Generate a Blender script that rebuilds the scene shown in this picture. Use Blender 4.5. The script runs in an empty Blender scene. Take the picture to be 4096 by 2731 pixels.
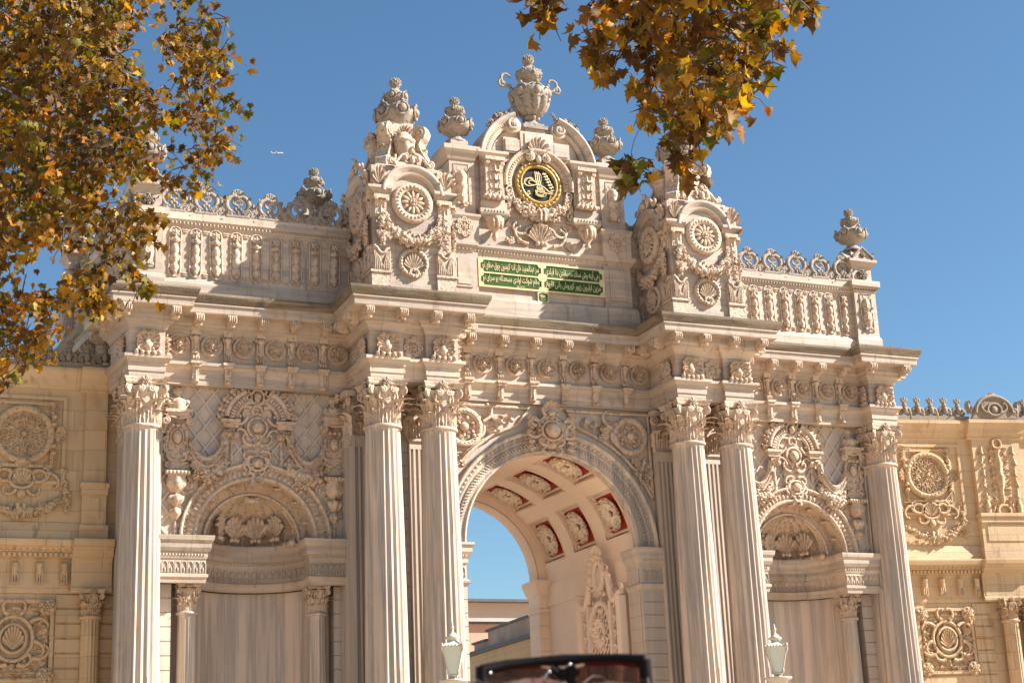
import bpy, math, random
import numpy as np
from mathutils import Matrix, Vector
PI=math.pi
sin,cos=math.sin,math.cos
C=bpy.context.scene.collection
rnd=random.Random(7)

# ------------------------------------------------------------------ builder
FR=np.array([[1,0,0,0],[0,0,-1,0],[0,1,0,0],[0,0,0,1]],float)   # local x right, y up, z out (towards the street)
I4=np.eye(4)
def Tm(x=0,y=0,z=0,rot=0,s=1,ry=0,rx=0,sx=1,sy=1,sz=1):
    m=np.eye(4); m[:3,3]=(x,y,z)
    c,n=cos(rot),sin(rot); R=np.array([[c,-n,0,0],[n,c,0,0],[0,0,1,0],[0,0,0,1]])
    c,n=cos(ry),sin(ry); Ry=np.array([[c,0,n,0],[0,1,0,0],[-n,0,c,0],[0,0,0,1]])
    c,n=cos(rx),sin(rx); Rx=np.array([[1,0,0,0],[0,c,-n,0],[0,n,c,0],[0,0,0,1]])
    return m@Ry@Rx@R@np.diag([s*sx,s*sy,s*sz,1])
class MB:
    def __init__(s,front=True):
        s.v=[];s.f=[];s.sm=[];s.mi=[];s.n=0;s.st=[FR if front else I4];s.mat=0;s.col=[]
    def T(s,*a,**k):
        s.st.append(s.st[-1]@Tm(*a,**k)); return s
    def __enter__(s): return s
    def __exit__(s,*a): s.st.pop()
    def add(s,vs,fs,smooth=True):
        M=s.st[-1]; a=np.asarray(vs,float).reshape(-1,3); a=a@M[:3,:3].T+M[:3,3]
        flip=np.linalg.det(M[:3,:3])<0
        b=s.n; s.v.append(a); s.n+=len(a)
        for f in fs:
            g=[i+b for i in f]
            if flip: g.reverse()
            s.f.append(g)
        s.sm+= [smooth]*len(fs); s.mi+=[s.mat]*len(fs)
    def box(s,x0,x1,y0,y1,z0,z1):
        if x0>x1:x0,x1=x1,x0
        if y0>y1:y0,y1=y1,y0
        if z0>z1:z0,z1=z1,z0
        s.add([(x0,y0,z0),(x1,y0,z0),(x1,y1,z0),(x0,y1,z0),(x0,y0,z1),(x1,y0,z1),(x1,y1,z1),(x0,y1,z1)],
              [(0,3,2,1),(4,5,6,7),(0,1,5,4),(1,2,6,5),(2,3,7,6),(3,0,4,7)],False)
    def grid(s,P,smooth=True,wrapj=False,wrapi=False):
        P=np.asarray(P,float); n,m=P.shape[:2]; fs=[]
        for i in range(n-(0 if wrapi else 1)):
            for j in range(m-(0 if wrapj else 1)):
                i2=(i+1)%n; j2=(j+1)%m
                fs.append((i*m+j,i*m+j2,i2*m+j2,i2*m+j))
        s.add(P.reshape(-1,3),fs,smooth)
    def lathe(s,prof,n=16,lobes=0,amp=0,a0=0,a1=2*PI,smooth=True,sq=1):
        full=abs(a1-a0-2*PI)<1e-6; k=n if full else n+1
        A=[a0+(a1-a0)*j/n for j in range(k)]
        P=[]
        for p in prof:
            r,y=p[0],p[1]; am=(p[2] if len(p)>2 else (amp if lobes else 0))
            P.append([( (r*(1+am*(abs(cos(lobes*a/2))-.5))*sin(a)), y, r*(1+am*(abs(cos(lobes*a/2))-.5))*cos(a)*sq) for a in A])
        s.grid(P,smooth,wrapj=full)
        if full:
            for idx,rev in ((0,True),(-1,False)):
                if prof[idx][0]>1e-4:
                    r=list(range(k)); s.add(P[idx],[r[::-1] if rev else r],False)
    def ell(s,x,y,z,rx,ry=None,rz=None,n=8,m=5):
        ry=rx if ry is None else ry; rz=rx if rz is None else rz
        P=[[(x+rx*sin(PI*i/m)*cos(2*PI*j/n),y+ry*cos(PI*i/m),z-rz*sin(PI*i/m)*sin(2*PI*j/n)) for j in range(n)] for i in range(m+1)]
        s.grid(P,True,wrapj=True)
    def tube(s,pts,r,n=6,closed=False,flat=1):
        P=[np.array(p,float) for p in pts]; k=len(P)
        if not hasattr(r,'__len__'): r=[r]*k
        out=[];up=np.array([0,0,1.])
        for i in range(k):
            if closed: t=P[(i+1)%k]-P[i-1]
            else: t=P[min(i+1,k-1)]-P[max(i-1,0)]
            L=np.linalg.norm(t); t=t/L if L>1e-9 else np.array([0,1.,0])
            if abs(t@up)>.95: u2=np.array([0,1.,0]) if abs(t[1])<.9 else np.array([1.,0,0])
            else: u2=up
            a=np.cross(t,u2); a/=np.linalg.norm(a); b=np.cross(a,t)
            out.append([P[i]+r[i]*(a*cos(2*PI*j/n)+b*flat*sin(2*PI*j/n)) for j in range(n)])
        s.grid(out,True,wrapj=True,wrapi=closed)
        if not closed:
            q=list(range(n)); s.add(out[0],[q],False); s.add(out[-1],[q[::-1]],False)
    def ring(s,x,y,z,R,r,n=24,m=6,sx=1,sy=1,flat=1):
        s.tube([(x+R*sx*cos(2*PI*i/n),y+R*sy*sin(2*PI*i/n),z) for i in range(n)],r,m,True,flat)
    def prism(s,p,z0,z1,smooth=False):
        n=len(p); A=sum(p[i][0]*p[(i+1)%n][1]-p[(i+1)%n][0]*p[i][1] for i in range(n))
        if A<0: p=p[::-1]
        s.add([(a,b,z0) for a,b in p]+[(a,b,z1) for a,b in p],[tuple(range(n))[::-1],tuple(range(n,2*n))]+[(i,(i+1)%n,n+(i+1)%n,n+i) for i in range(n)],smooth)
    # -- ornament
    def leaf(s,w,h,curl=.35,lob=3,out=0,bend=.0,n=8,m=6,thick=.0):
        """acanthus leaf growing +y from the origin, tip curling to +z"""
        P=[]
        for i in range(n+1):
            t=i/n
            ang=max(0,(t-.55)/.45)
            cy=h*(min(t,.55)+ .45*sin(ang*PI*.62)/(PI*.62)*1.0)
            cz=out*t*h+curl*h*(1-cos(ang*PI*.62))*.9+bend*sin(PI*t)*h
            if ang>0: cy-=curl*h*.25*ang*ang
            wd=w*.5*(.62+.5*sin(PI*min(1,t*1.05))) if t<.8 else w*.5*(.62+.5*sin(PI*t*1.05))*(1-((t-.8)/.2)**2*.6)
            wd*=1-.28*abs(sin(lob*PI*t+.3))
            row=[]
            for j in range(m+1):
                q=-1+2*j/m
                row.append((wd*q, cy-.06*h*abs(q)*(1-t), cz-.22*w*q*q+ (.10*w if j%2==0 else -.05*w)))
            P.append(row)
        s.grid(P,False); s.grid([[ (a,b,c-.03*w-.005) for a,b,c in r][::-1] for r in P],False)
    def curl(s,x,y,ang,L,k0,k1,th0,th1,z=0,n=16,m=6,end=True,dz=0,flat=1):
        a=ang; px,py=x,y; pts=[(px,py,z)]; ds=L/n
        for i in range(n):
            t=(i+.5)/n; a+=(k0+(k1-k0)*t*t)*ds/L
            px+=cos(a)*ds; py+=sin(a)*ds; pts.append((px,py,z+dz*(i+1)/n))
        s.tube(pts,[th0+(th1-th0)*i/n for i in range(n+1)],m,flat=flat)
        if end: s.ell(px,py,z+dz,max(th1*1.5,th0*.8),n=6,m=4)
        return px,py
    def volute(s,x,y,r,dir=1,z=0,th=None,turns=1.9,a0=PI/2,n=26,disc=True):
        th=th or r*.2; pts=[];rr=[]
        for i in range(n+1):
            t=i/n; q=(r-th)*(1-t*.86); a=a0-dir*turns*2*PI*t
            pts.append((x+q*cos(a),y+q*sin(a),z+r*.12*t)); rr.append(th*(1-.45*t))
        s.tube(pts,rr,5); s.ell(x,y,z+r*.12,r*.22,n=6,m=4)
        if disc: s.ell(x,y,z-th*.3,r*.82,r*.82,th*.6,n=12,m=4)
    def rosette(s,x,y,z,R,n=8,d=.3,boss=True,ring=True,inner=True):
        with s.T(x,y,z):
            if ring: s.lathe_z([(R,0),(R,R*d*.25),(R*.93,R*d*.45),(R*.86,R*d*.3)],20)
            for k in range(n):
                a=2*PI*k/n
                with s.T(0,0,0,rot=a): s.ell(0,R*.6,R*d*.35,R*1.9/n,R*.33,R*d*.5,n=6,m=4)
                if inner:
                    with s.T(0,0,0,rot=a+PI/n): s.ell(0,R*.32,R*d*.6,R*1.1/n,R*.2,R*d*.4,n=6,m=4)
            if boss: s.ell(0,0,R*d*.7,R*.17,R*.17,R*d*.5,n=8,m=4)
    def lathe_z(s,prof,n=20,smooth=True,a0=0,a1=2*PI,sx=1,sy=1,lob=0,amp=0,cap=True):
        """prof (r, z) around the local z axis"""
        full=abs(a1-a0-2*PI)<1e-6;k=n if full else n+1
        P=[[ (r*sx*cos(a)*(1+amp*cos(lob*a)),r*sy*sin(a)*(1+amp*cos(lob*a)),z) for a in [a0+(a1-a0)*j/n for j in range(k)]] for r,z in prof]
        s.grid(P,smooth,wrapj=full)
        if full and cap and prof[-1][0]>1e-4 and prof[-1][1]>.004: s.add(P[-1],[list(range(k))],False)
    def shell(s,w,h,d=.1,ribs=9,hinge=True,a=1.25):
        """scallop shell, hinge at origin, opening upwards"""
        n=ribs*4;P=[]
        for i in range(7):
            t=i/6; row=[]
            for j in range(n+1):
                q=-1+2*j/n; an=q*a; rib=abs(cos(PI*ribs*j/n))
                R=t*(1+.07*rib*t)
                row.append((w*.5*R*sin(an)/sin(min(a,PI/2)),h*R*cos(an)*(1 if cos(an)>0 else .6),d*(.3+t*t*.5)+d*.9*(rib-.5)*t))
            P.append(row)
        s.grid(P,True); s.grid([r[::-1] for r in [[(x,y,z-.02) for x,y,z in r] for r in P]],True)
        if hinge:
            s.ell(-w*.14,-h*.02,d*.6,w*.1,w*.1,d*.6,n=8,m=4); s.ell(w*.14,-h*.02,d*.6,w*.1,w*.1,d*.6,n=8,m=4); s.ell(0,0,d*.8,w*.06,w*.09,d*.6,n=6,m=4)
    def flower(s,x,y,z,R,rot=0,n=5):
        with s.T(x,y,z,rot=rot):
            for k in range(n):
                with s.T(rot=2*PI*k/n): s.ell(0,R*.55,0,R*.34,R*.5,R*.3,n=6,m=4)
            s.ell(0,0,R*.25,R*.28,n=6,m=4)
    def garland(s,pts,r0,r1,seed=1,dens=1.0,z=0):
        R=random.Random(seed); P=[np.array(p) for p in pts]
        L=[0]
        for i in range(1,len(P)): L.append(L[-1]+np.linalg.norm(P[i]-P[i-1]))
        tot=L[-1]; n=int(tot/ (min(r0,r1)*.42)*dens)+2
        def at(d):
            for i in range(1,len(P)):
                if d<=L[i]: 
                    u=(d-L[i-1])/(L[i]-L[i-1]); return P[i-1]*(1-u)+P[i]*u
            return P[-1]
        for k in range(n):
            t=k/(n-1); p=at(t*tot); q=sin(PI*t); rr=r0+(r1-r0)*q
            for e in range(2):
                a=R.uniform(0,2*PI); o=R.uniform(.15,.75)*rr; x=p[0]+cos(a)*o; y=p[1]+sin(a)*o; zz=z+rr*.5*(1-(o/rr)**2)+R.uniform(0,.15)*rr
                c=R.random()
                if c<.42: s.ell(x,y,zz,rr*R.uniform(.25,.42),n=7,m=5)
                elif c<.68: s.flower(x,y,zz+.1*rr,rr*R.uniform(.4,.55),R.uniform(0,6))
                else:
                    with s.T(x,y,zz-.1*rr,rot=R.uniform(0,2*PI),rx=-.2): s.leaf(rr*.6,rr*.95,.35,2,out=.25,n=5,m=4)
def sweep(mb,path,prof,smooth=False,closed=False):
    """plan path (x,y) walked with the outside on its right; prof [(offset,z)]"""
    n=len(path);P=[]
    N=[]
    for i in range(n if closed else n-1):
        dx=path[(i+1)%n][0]-path[i][0];dy=path[(i+1)%n][1]-path[i][1];l=math.hypot(dx,dy);N.append((dy/l,-dx/l))
    for i in range(n):
        if closed: a,b=N[i-1],N[i]
        else: a=N[max(i-1,0)];b=N[min(i,n-2)]
        mx,my=a[0]+b[0],a[1]+b[1];k=2/max(.3,(mx*mx+my*my)); mx*=k;my*=k
        P.append([(path[i][0]+mx*o,path[i][1]+my*o,z) for o,z in prof])
    P=np.array(P); k=P.shape[0]; fs=[]
    m=P.shape[1]
    for i in range(k if closed else k-1):
        for j in range(m-1):
            i2=(i+1)%k; mb.add([P[i][j],P[i2][j],P[i2][j+1],P[i][j+1]],[(0,1,2,3)],smooth)
def archs(mb,cx,cz,prof,a0=0,a1=PI,n=40,smooth=True):
    """prof [(radius, world y)] swept round an arch in the facade plane, front faces to -y"""
    P=[[ (cx+r*cos(a),y,cz+r*sin(a)) for r,y in prof] for a in [a0+(a1-a0)*i/n for i in range(n+1)]]
    mb.grid(P,smooth)
def M(name,fn=None): return bpy.data.materials[name]
def obj(name,mb,mats,parent=None,label=None,cat=None,loc=None,rz=0):
    me=bpy.data.meshes.new(name)
    V=np.concatenate(mb.v) if mb.v else np.zeros((0,3))
    me.from_pydata(V.tolist(),[],mb.f); me.polygons.foreach_set('use_smooth',mb.sm)
    me.polygons.foreach_set('material_index',mb.mi)
    for m in (mats if isinstance(mats,(list,tuple)) else [mats]): me.materials.append(bpy.data.materials[m])
    me.update(); o=bpy.data.objects.new(name,me); C.objects.link(o)
    if parent is not None: o.parent=parent
    if loc is not None: o.location=loc
    o.rotation_euler=(0,0,rz)
    if label:o['label']=label
    if cat:o['category']=cat
    return o
def empty(name,loc,label,cat,group=None,rz=0,parent=None):
    o=bpy.data.objects.new(name,None);C.objects.link(o);o.location=loc;o.rotation_euler=(0,0,rz);o.empty_display_size=.3
    o['label']=label
    if cat:o['category']=cat
    if group:o['group']=group
    if parent is not None:o.parent=parent
    return o
def dup(o,parent=None,loc=None,rz=None,sc=None,label=None):
    c=o.copy();C.objects.link(c)
    if parent is not None:c.parent=parent
    if loc is not None:c.location=loc
    if rz is not None:c.rotation_euler=(0,0,rz)
    if sc is not None:c.scale=sc
    if label:c['label']=label
    for ch in list(o.children):
        dup(ch,c)
    return c
# ------------------------------------------------------------------ materials
def nt(name):
    m=bpy.data.materials.new(name);m.use_nodes=True;t=m.node_tree
    b=t.nodes['Principled BSDF'];return m,t,b
def N(t,ty,**k):
    n=t.nodes.new(ty)
    for a,b in k.items():
        if a.startswith('i_'):
            key=a[2:]; n.inputs[int(key) if key.isdigit() else key].default_value=b
        else:setattr(n,a,b)
    return n
def ramp(t,fac,stops):
    r=t.nodes.new('ShaderNodeValToRGB');e=r.color_ramp.elements
    while len(e)>1:e.remove(e[-1])
    e[0].position=stops[0][0];e[0].color=(*stops[0][1],1)
    for p,c in stops[1:]:
        q=e.new(p);q.color=(*c,1)
    t.links.new(fac,r.inputs[0]);return r.outputs[0]
def noise(t,scale,detail=4,vec=None,rough=.55,dist=0):
    n=N(t,'ShaderNodeTexNoise');n.inputs['Scale'].default_value=scale;n.inputs['Detail'].default_value=detail;n.inputs['Roughness'].default_value=rough;n.inputs['Distortion'].default_value=dist
    if vec is not None:t.links.new(vec,n.inputs['Vector'])
    return n.outputs['Fac']
def pos(t,sc=(1,1,1),rot=(0,0,0)):
    g=N(t,'ShaderNodeNewGeometry');m=N(t,'ShaderNodeMapping');m.inputs['Scale'].default_value=sc;m.inputs['Rotation'].default_value=rot
    t.links.new(g.outputs['Position'],m.inputs['Vector']);return m.outputs[0]
def mixc(t,fac,a,b,mode='MIX'):
    n=N(t,'ShaderNodeMix',data_type='RGBA',blend_type=mode)
    for s,i in ((fac,0),(a,6),(b,7)):
        if isinstance(s,(int,float)):n.inputs[i].default_value=s
        elif isinstance(s,tuple):n.inputs[i].default_value=(*s,1)
        else:t.links.new(s,n.inputs[i])
    return n.outputs[2]
def bumpn(t,b,h,strength=.3,dist=.01):
    n=N(t,'ShaderNodeBump');n.inputs['Strength'].default_value=strength;n.inputs['Distance'].default_value=dist
    t.links.new(h,n.inputs['Height']);t.links.new(n.outputs[0],b.inputs['Normal'])
BK=(0,0,0);WH=(1,1,1)
def stone(name,base,vein,vdir=None,vscale=1,vamt=.5,warm=(.5,.3,.14),warmamt=.35,grime=.35,grcol=(.1,.075,.05),rough=.62,bs=.35,dark=None,blocks=None,fine=0,streak=0,bd=.012,bsc=22):
    m,t,b=nt(name)
    big=ramp(t,noise(t,.55,3,pos(t)),[(.35,BK),(.7,WH)])
    col=mixc(t,big,base,tuple(c*.86 for c in base))
    if vdir:
        sc={'h':(.22,.22,3.2),'v':(3.4,3.4,.12),'d':(1.2,1.2,.5)}[vdir]; sc=tuple(s*vscale for s in sc)
        v=ramp(t,noise(t,1.0,6,pos(t,sc,(0,.35,0) if vdir=='d' else (0,0,0)),.62,.35),[(.42,BK),(.56,WH),(.62,(.35,.35,.35)),(.75,WH)])
        k=N(t,'ShaderNodeMath',operation='MULTIPLY');t.links.new(v,k.inputs[0]);k.inputs[1].default_value=vamt
        col=mixc(t,k.outputs[0],col,vein)
    w=ramp(t,noise(t,1.7,5,pos(t)),[(.55,BK),(.8,WH)])
    k=N(t,'ShaderNodeMath',operation='MULTIPLY');t.links.new(w,k.inputs[0]);k.inputs[1].default_value=warmamt
    col=mixc(t,k.outputs[0],col,warm)
    g=ramp(t,noise(t,3.1,7,pos(t,(1,1,.55)),.68),[(.56,BK),(.74,WH)])
    k=N(t,'ShaderNodeMath',operation='MULTIPLY');t.links.new(g,k.inputs[0]);k.inputs[1].default_value=grime
    col=mixc(t,k.outputs[0],col,grcol)
    if streak:
        g=ramp(t,noise(t,1,5,pos(t,(7,7,.42)),.6,.3),[(.56,BK),(.68,WH)])
        g2=ramp(t,noise(t,.7,3,pos(t)),[(.42,BK),(.6,WH)])
        k=N(t,'ShaderNodeMath',operation='MULTIPLY');t.links.new(g,k.inputs[0]);t.links.new(g2,k.inputs[1])
        k2=N(t,'ShaderNodeMath',operation='MULTIPLY');t.links.new(k.outputs[0],k2.inputs[0]);k2.inputs[1].default_value=streak
        col=mixc(t,k2.outputs[0],col,grcol)
    if fine:
        g=ramp(t,noise(t,15,4,pos(t),.6),[(.52,BK),(.66,WH)])
        k=N(t,'ShaderNodeMath',operation='MULTIPLY');t.links.new(g,k.inputs[0]);k.inputs[1].default_value=fine
        col=mixc(t,k.outputs[0],col,grcol)
    if blocks:
        # fine mason's joints: courses every blocks[1] metres, staggered
        g=N(t,'ShaderNodeNewGeometry');sp=N(t,'ShaderNodeSeparateXYZ');t.links.new(g.outputs['Position'],sp.inputs[0])
        cb=N(t,'ShaderNodeCombineXYZ');t.links.new(sp.outputs[0],cb.inputs[0]);t.links.new(sp.outputs[2],cb.inputs[1])
        br=N(t,'ShaderNodeTexBrick');t.links.new(cb.outputs[0],br.inputs[0]);br.inputs['Scale'].default_value=1
        br.inputs['Brick Width'].default_value=blocks[0];br.inputs['Row Height'].default_value=blocks[1];br.inputs['Mortar Size'].default_value=.007;br.inputs['Mortar Smooth'].default_value=.2
        br.inputs['Color1'].default_value=(1,1,1,1);br.inputs['Color2'].default_value=(.86,.85,.83,1);br.inputs['Mortar'].default_value=(.66,.61,.56,1)
        col=mixc(t,1.0,col,br.outputs[0],'MULTIPLY')
    t.links.new(col,b.inputs['Base Color']);b.inputs['Roughness'].default_value=rough
    h=noise(t,bsc,6,pos(t),.65);bumpn(t,b,h,bs,bd)
    return m
stone('marble',(.59,.455,.345),(.31,.26,.215),'h',1,.75,(.36,.20,.09),.6,.55,(.10,.066,.04),streak=.45,blocks=(1.37,.83))
stone('marble_shaft',(.61,.475,.365),(.29,.25,.215),'v',1.5,.85,(.55,.35,.17),.4,.25,(.17,.12,.08),streak=.3)
stone('marble_streaked',(.63,.48,.365),(.30,.245,.205),'v',1.0,.85,(.5,.36,.22),.18,.06,rough=.4,bs=.1)
stone('marble_wall',(.56,.445,.35),(.32,.28,.25),'d',1,.6,(.52,.35,.18),.35,.2,(.16,.12,.08),streak=.3)
stone('marble_block',(.57,.455,.355),(.33,.295,.265),'v',1.4,.55,(.52,.37,.2),.2,.12)
stone('carved',(.61,.455,.33),(.4,.35,.3),None,1,0,(.40,.215,.095),.8,.6,(.085,.052,.028),.7,1.0,fine=.5,streak=.3,bd=.03,bsc=15)
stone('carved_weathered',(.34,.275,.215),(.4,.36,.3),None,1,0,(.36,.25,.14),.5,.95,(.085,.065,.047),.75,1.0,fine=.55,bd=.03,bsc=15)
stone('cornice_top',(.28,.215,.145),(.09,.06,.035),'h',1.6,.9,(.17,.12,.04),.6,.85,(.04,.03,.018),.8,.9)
stone('plaster_vault',(.92,.73,.57),(.6,.5,.4),None,1,0,(.52,.4,.3),.2,.06,(.3,.22,.16),.8,.15)
stone('ochre_stone',(.62,.43,.245),(.5,.36,.22),None,1,0,(.55,.29,.09),.85,.4,(.2,.12,.055),.75,.7,streak=.6,blocks=(1.2,.4))
stone('ochre_carved',(.58,.40,.235),(.5,.36,.22),None,1,0,(.5,.27,.09),.7,.55,(.16,.1,.05),.75,1.0,fine=.5,bd=.03,bsc=15)
stone('ochre_weathered',(.28,.215,.15),(.35,.27,.2),None,1,0,(.3,.2,.1),.5,.9,(.06,.05,.035),.8,.9)
def plain(name,col,rough=.5,metal=0,var=.12,ns=9,bs=.1):
    if name not in('red_ground','airliner_white','hair_brown','hair_light'): col=tuple(c*.76 for c in col)
    m,t,b=nt(name)
    c=mixc(t,ramp(t,noise(t,ns,4,pos(t)),[(.3,BK),(.7,WH)]),col,tuple(x*(1-var*2) for x in col))
    t.links.new(c,b.inputs['Base Color']);b.inputs['Roughness'].default_value=rough;b.inputs['Metallic'].default_value=metal
    if bs:bumpn(t,b,noise(t,ns*5,3,pos(t)),bs,.004)
    return m
plain('red_ground',(.50,.035,.018),.7,0,.2,12,.2)
plain('green_enamel',(.05,.125,.02),.35,0,.15,6,0)
plain('black_enamel',(.035,.036,.025),.3,0,.1,6,0)
plain('gilt',(.56,.35,.09),.45,.25,.12,14,.15)
plain('gilt_frame',(.86,.68,.36),.4,.15,.1,10,.1)
plain('lamp_paint',(.86,.76,.6),.5,0,.16,30,.3)
plain('pink_plaster',(.78,.42,.29),.85,0,.08,.6,.2)
plain('pale_plaster',(.80,.56,.40),.85,0,.06,.6,.2)
plain('trim_white',(.62,.56,.5),.7,0,.1,3,.2)
plain('old_plaster',(.66,.50,.40),.85,0,.22,1.2,.4)
plain('lead_roof',(.14,.13,.14),.6,0,.2,5,.3)
plain('dark_metal',(.04,.035,.03),.5,.5,.1,9,0)
plain('bark_pale',(.52,.45,.36),.8,0,.32,4,.6)
plain('bark_twig',(.12,.08,.05),.8,0,.2,20,.3)
plain('skin',(.55,.33,.24),.5,0,.08,8,.1)
plain('cloth_shirt',(.12,.16,.25),.85,0,.15,30,.3)
plain('cloth_trousers',(.07,.065,.06),.85,0,.15,30,.3)
plain('shoe_leather',(.05,.03,.02),.5,0,.1,20,.1)
plain('hair_brown',(.13,.055,.028),.45,0,.35,60,.3)
plain('hair_light',(.11,.05,.03),.45,0,.3,60,.2)
plain('acetate_black',(.012,.008,.008),.5,0,.1,9,0)
plain('acetate_red',(.12,.01,.008),.2,0,.1,9,0)
plain('steel_pin',(.7,.7,.7),.25,1,.05,9,0)
plain('airliner_white',(.8,.8,.82),.4,0,.03,9,0)
def lens():
    m,t,b=nt('tinted_lens');b.inputs['Base Color'].default_value=(.17,.085,.06,1);b.inputs['Roughness'].default_value=.04
    b.inputs['Transmission Weight'].default_value=.85;b.inputs['IOR'].default_value=1.2
lens()
def lglass():
    m,t,b=nt('frosted_glass');b.inputs['Base Color'].default_value=(.70,.72,.61,1);b.inputs['Roughness'].default_value=.35
    b.inputs['Transmission Weight'].default_value=.25
lglass()
def groundm():
    m,t,b=nt('paving')
    g=N(t,'ShaderNodeTexBrick');t.links.new(pos(t),g.inputs[0]);g.inputs['Scale'].default_value=1;g.inputs['Brick Width'].default_value=.8;g.inputs['Row Height'].default_value=.5;g.inputs['Mortar Size'].default_value=.012
    g.inputs['Color1'].default_value=(.56,.42,.28,1);g.inputs['Color2'].default_value=(.50,.37,.24,1);g.inputs['Mortar'].default_value=(.3,.24,.17,1)
    c=mixc(t,ramp(t,noise(t,.8,5,pos(t)),[(.4,BK),(.7,WH)]),g.outputs[0],(.40,.31,.22))
    t.links.new(c,b.inputs['Base Color']);b.inputs['Roughness'].default_value=.8
groundm()
def leafm(name):
    m,t,b=nt(name)
    at=N(t,'ShaderNodeVertexColor',layer_name='tint')
    c=mixc(t,ramp(t,noise(t,26,4,pos(t)),[(.45,BK),(.7,WH)]),at.outputs[0],(.10,.045,.012))
    c=mixc(t,.45,at.outputs[0],c)
    t.links.new(c,b.inputs['Base Color']);b.inputs['Roughness'].default_value=.6;b.inputs['Specular IOR Level'].default_value=.2
    tr=N(t,'ShaderNodeBsdfTranslucent');hs=N(t,'ShaderNodeHueSaturation');hs.inputs['Saturation'].default_value=1.15;hs.inputs['Value'].default_value=1.7;t.links.new(c,hs.inputs['Color']);t.links.new(hs.outputs[0],tr.inputs[0])
    mx=N(t,'ShaderNodeMixShader');mx.inputs[0].default_value=.32;t.links.new(b.outputs[0],mx.inputs[1]);t.links.new(tr.outputs[0],mx.inputs[2])
    t.links.new(mx.outputs[0],t.nodes['Material Output'].inputs[0])
leafm('leaf_autumn')

for n_ in('acetate_black','acetate_red'): bpy.data.materials[n_].node_tree.nodes['Principled BSDF'].inputs['Specular IOR Level'].default_value=.12
stone('plaster_carving',(.95,.80,.64),(.6,.5,.4),None,1,0,(.6,.46,.3),.3,.3,(.2,.13,.08),.8,.5)

for n_ in('green_enamel','black_enamel'):
    q_=bpy.data.materials[n_].node_tree.nodes['Principled BSDF'];q_.inputs['Roughness'].default_value=.6;q_.inputs['Specular IOR Level'].default_value=.15
# ------------------------------------------------------------------ the palace gate
gate=empty('palace_gate',(0,0,0),'tall ornate marble gate with fluted columns, a coffered arch and urns along its roofline','gate')
def G(name,mb,mats,label=None,**k): return obj(name,mb,mats,gate,label,**k)
COL=[(-8.5,0),(-4.0,-1.03),(-2.83,-1.03),(2.83,-1.03),(4.0,-1.03),(8.5,0)]
SB=6.22           # centre of a side bay
# plan path of the frieze face, left to right
def mir(p): return [(-x,y) for x,y in p[::-1]]
half=[(-9.3,5.5),(-8.78,1.05),(-8.98,1.0),(-8.84,-.34),(-8.16,-.34),(-8.16,0),(-4.34,0),(-4.34,-1.37),(-3.66,-1.37),(-3.66,-1.27),(-3.17,-1.27),(-3.17,-1.37),(-2.49,-1.37),(-2.49,-.16)]
path=half+mir(half)
mb=MB(False)
sweep(mb,path,[(-.33,9.93),(0,9.93),(0,10.04),(.02,10.05),(.02,10.17),(.04,10.18),(.04,10.22),(.09,10.29),(.12,10.3),(.12,10.36),(0,10.38),(0,10.88),(.03,10.89),(.05,10.95),(.09,11.0),(.15,11.04),(.15,11.09),(.2,11.12)])
G('entablature',mb,'marble')
mb=MB(False)
half2=[(-9.3,5.5),(-8.78,1.05),(-8.98,1.0),(-8.84,-.34),(-8.16,-.34),(-8.16,0),(-4.34,0),(-4.34,-1.37),(-2.49,-1.37),(-2.49,-.16)]
path2=half2+mir(half2)
sweep(mb,path2,[(.1,11.12),(.2,11.12),(.2,11.26),(.44,11.27),(.45,11.29),(.46,11.42),(.49,11.43),(.49,11.455)])
mb2=MB(False)
sweep(mb2,path2,[(.49,11.455),(.505,11.48),(.545,11.56),(.56,11.6),(.56,11.65),(.3,11.68),(-.4,11.69)])
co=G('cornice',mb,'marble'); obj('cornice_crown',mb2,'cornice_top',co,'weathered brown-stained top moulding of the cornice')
# core of the building
mb=MB(False)
def wall_arch(mb,x0,x1,z0,z1,cx,cz,r,y,n=32):
    mb.add([(x0,y,z0),(cx-r,y,z0),(cx-r,y,cz),(x0,y,cz)],[(0,1,2,3)],False)
    mb.add([(cx+r,y,z0),(x1,y,z0),(x1,y,cz),(cx+r,y,cz)],[(0,1,2,3)],False)
    mb.add([(x0,y,cz),(cx-r,y,cz),(cx-r,y,z1),(x0,y,z1)],[(0,1,2,3)],False)
    mb.add([(cx+r,y,cz),(x1,y,cz),(x1,y,z1),(cx+r,y,z1)],[(0,1,2,3)],False)
    for i in range(n):
        a,b=PI-PI*i/n,PI-PI*(i+1)/n
        mb.add([(cx+r*cos(a),y,cz+r*sin(a)),(cx+r*cos(b),y,cz+r*sin(b)),(cx+r*cos(b),y,z1),(cx+r*cos(a),y,z1)],[(0,1,2,3)],False)
WY=.22; CY=-.06
wall_arch(mb,-2.47,2.47,0,10.0,0,6.93,1.96,CY)
for s in(-1,1):
    # upper wall of the side bay with the niche opening, and what stands beside it
    wall_arch(mb,s*SB-1.92,s*SB+1.92,6.93,10.0,s*SB,6.95,1.17,WY)
    mb.box(s*8.1,s*8.66,.22,1.2,0,9.95)          # core behind the end column
    mb.box(s*2.46,s*4.36,-.18,.9,0,9.95)           # core behind the paired columns
    x0,x1=sorted((s*8.66,s*8.2)); mb.box(x0,x1,1.2,5.6,0,11.2)
    mb.box(s*2.47,s*8.3,5.0,5.6,0,11.2); 
mb.box(-9.0,9.0,.5,5.5,11.2,11.66)
for s in(-1,1): mb.box(s*2.52,s*4.31,-1.24,.0,9.96,10.5); mb.box(s*8.19,s*8.81,-.31,.3,9.96,10.5)
mb.box(-2.5,2.5,.0,.5,9.9,11.66)
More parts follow.
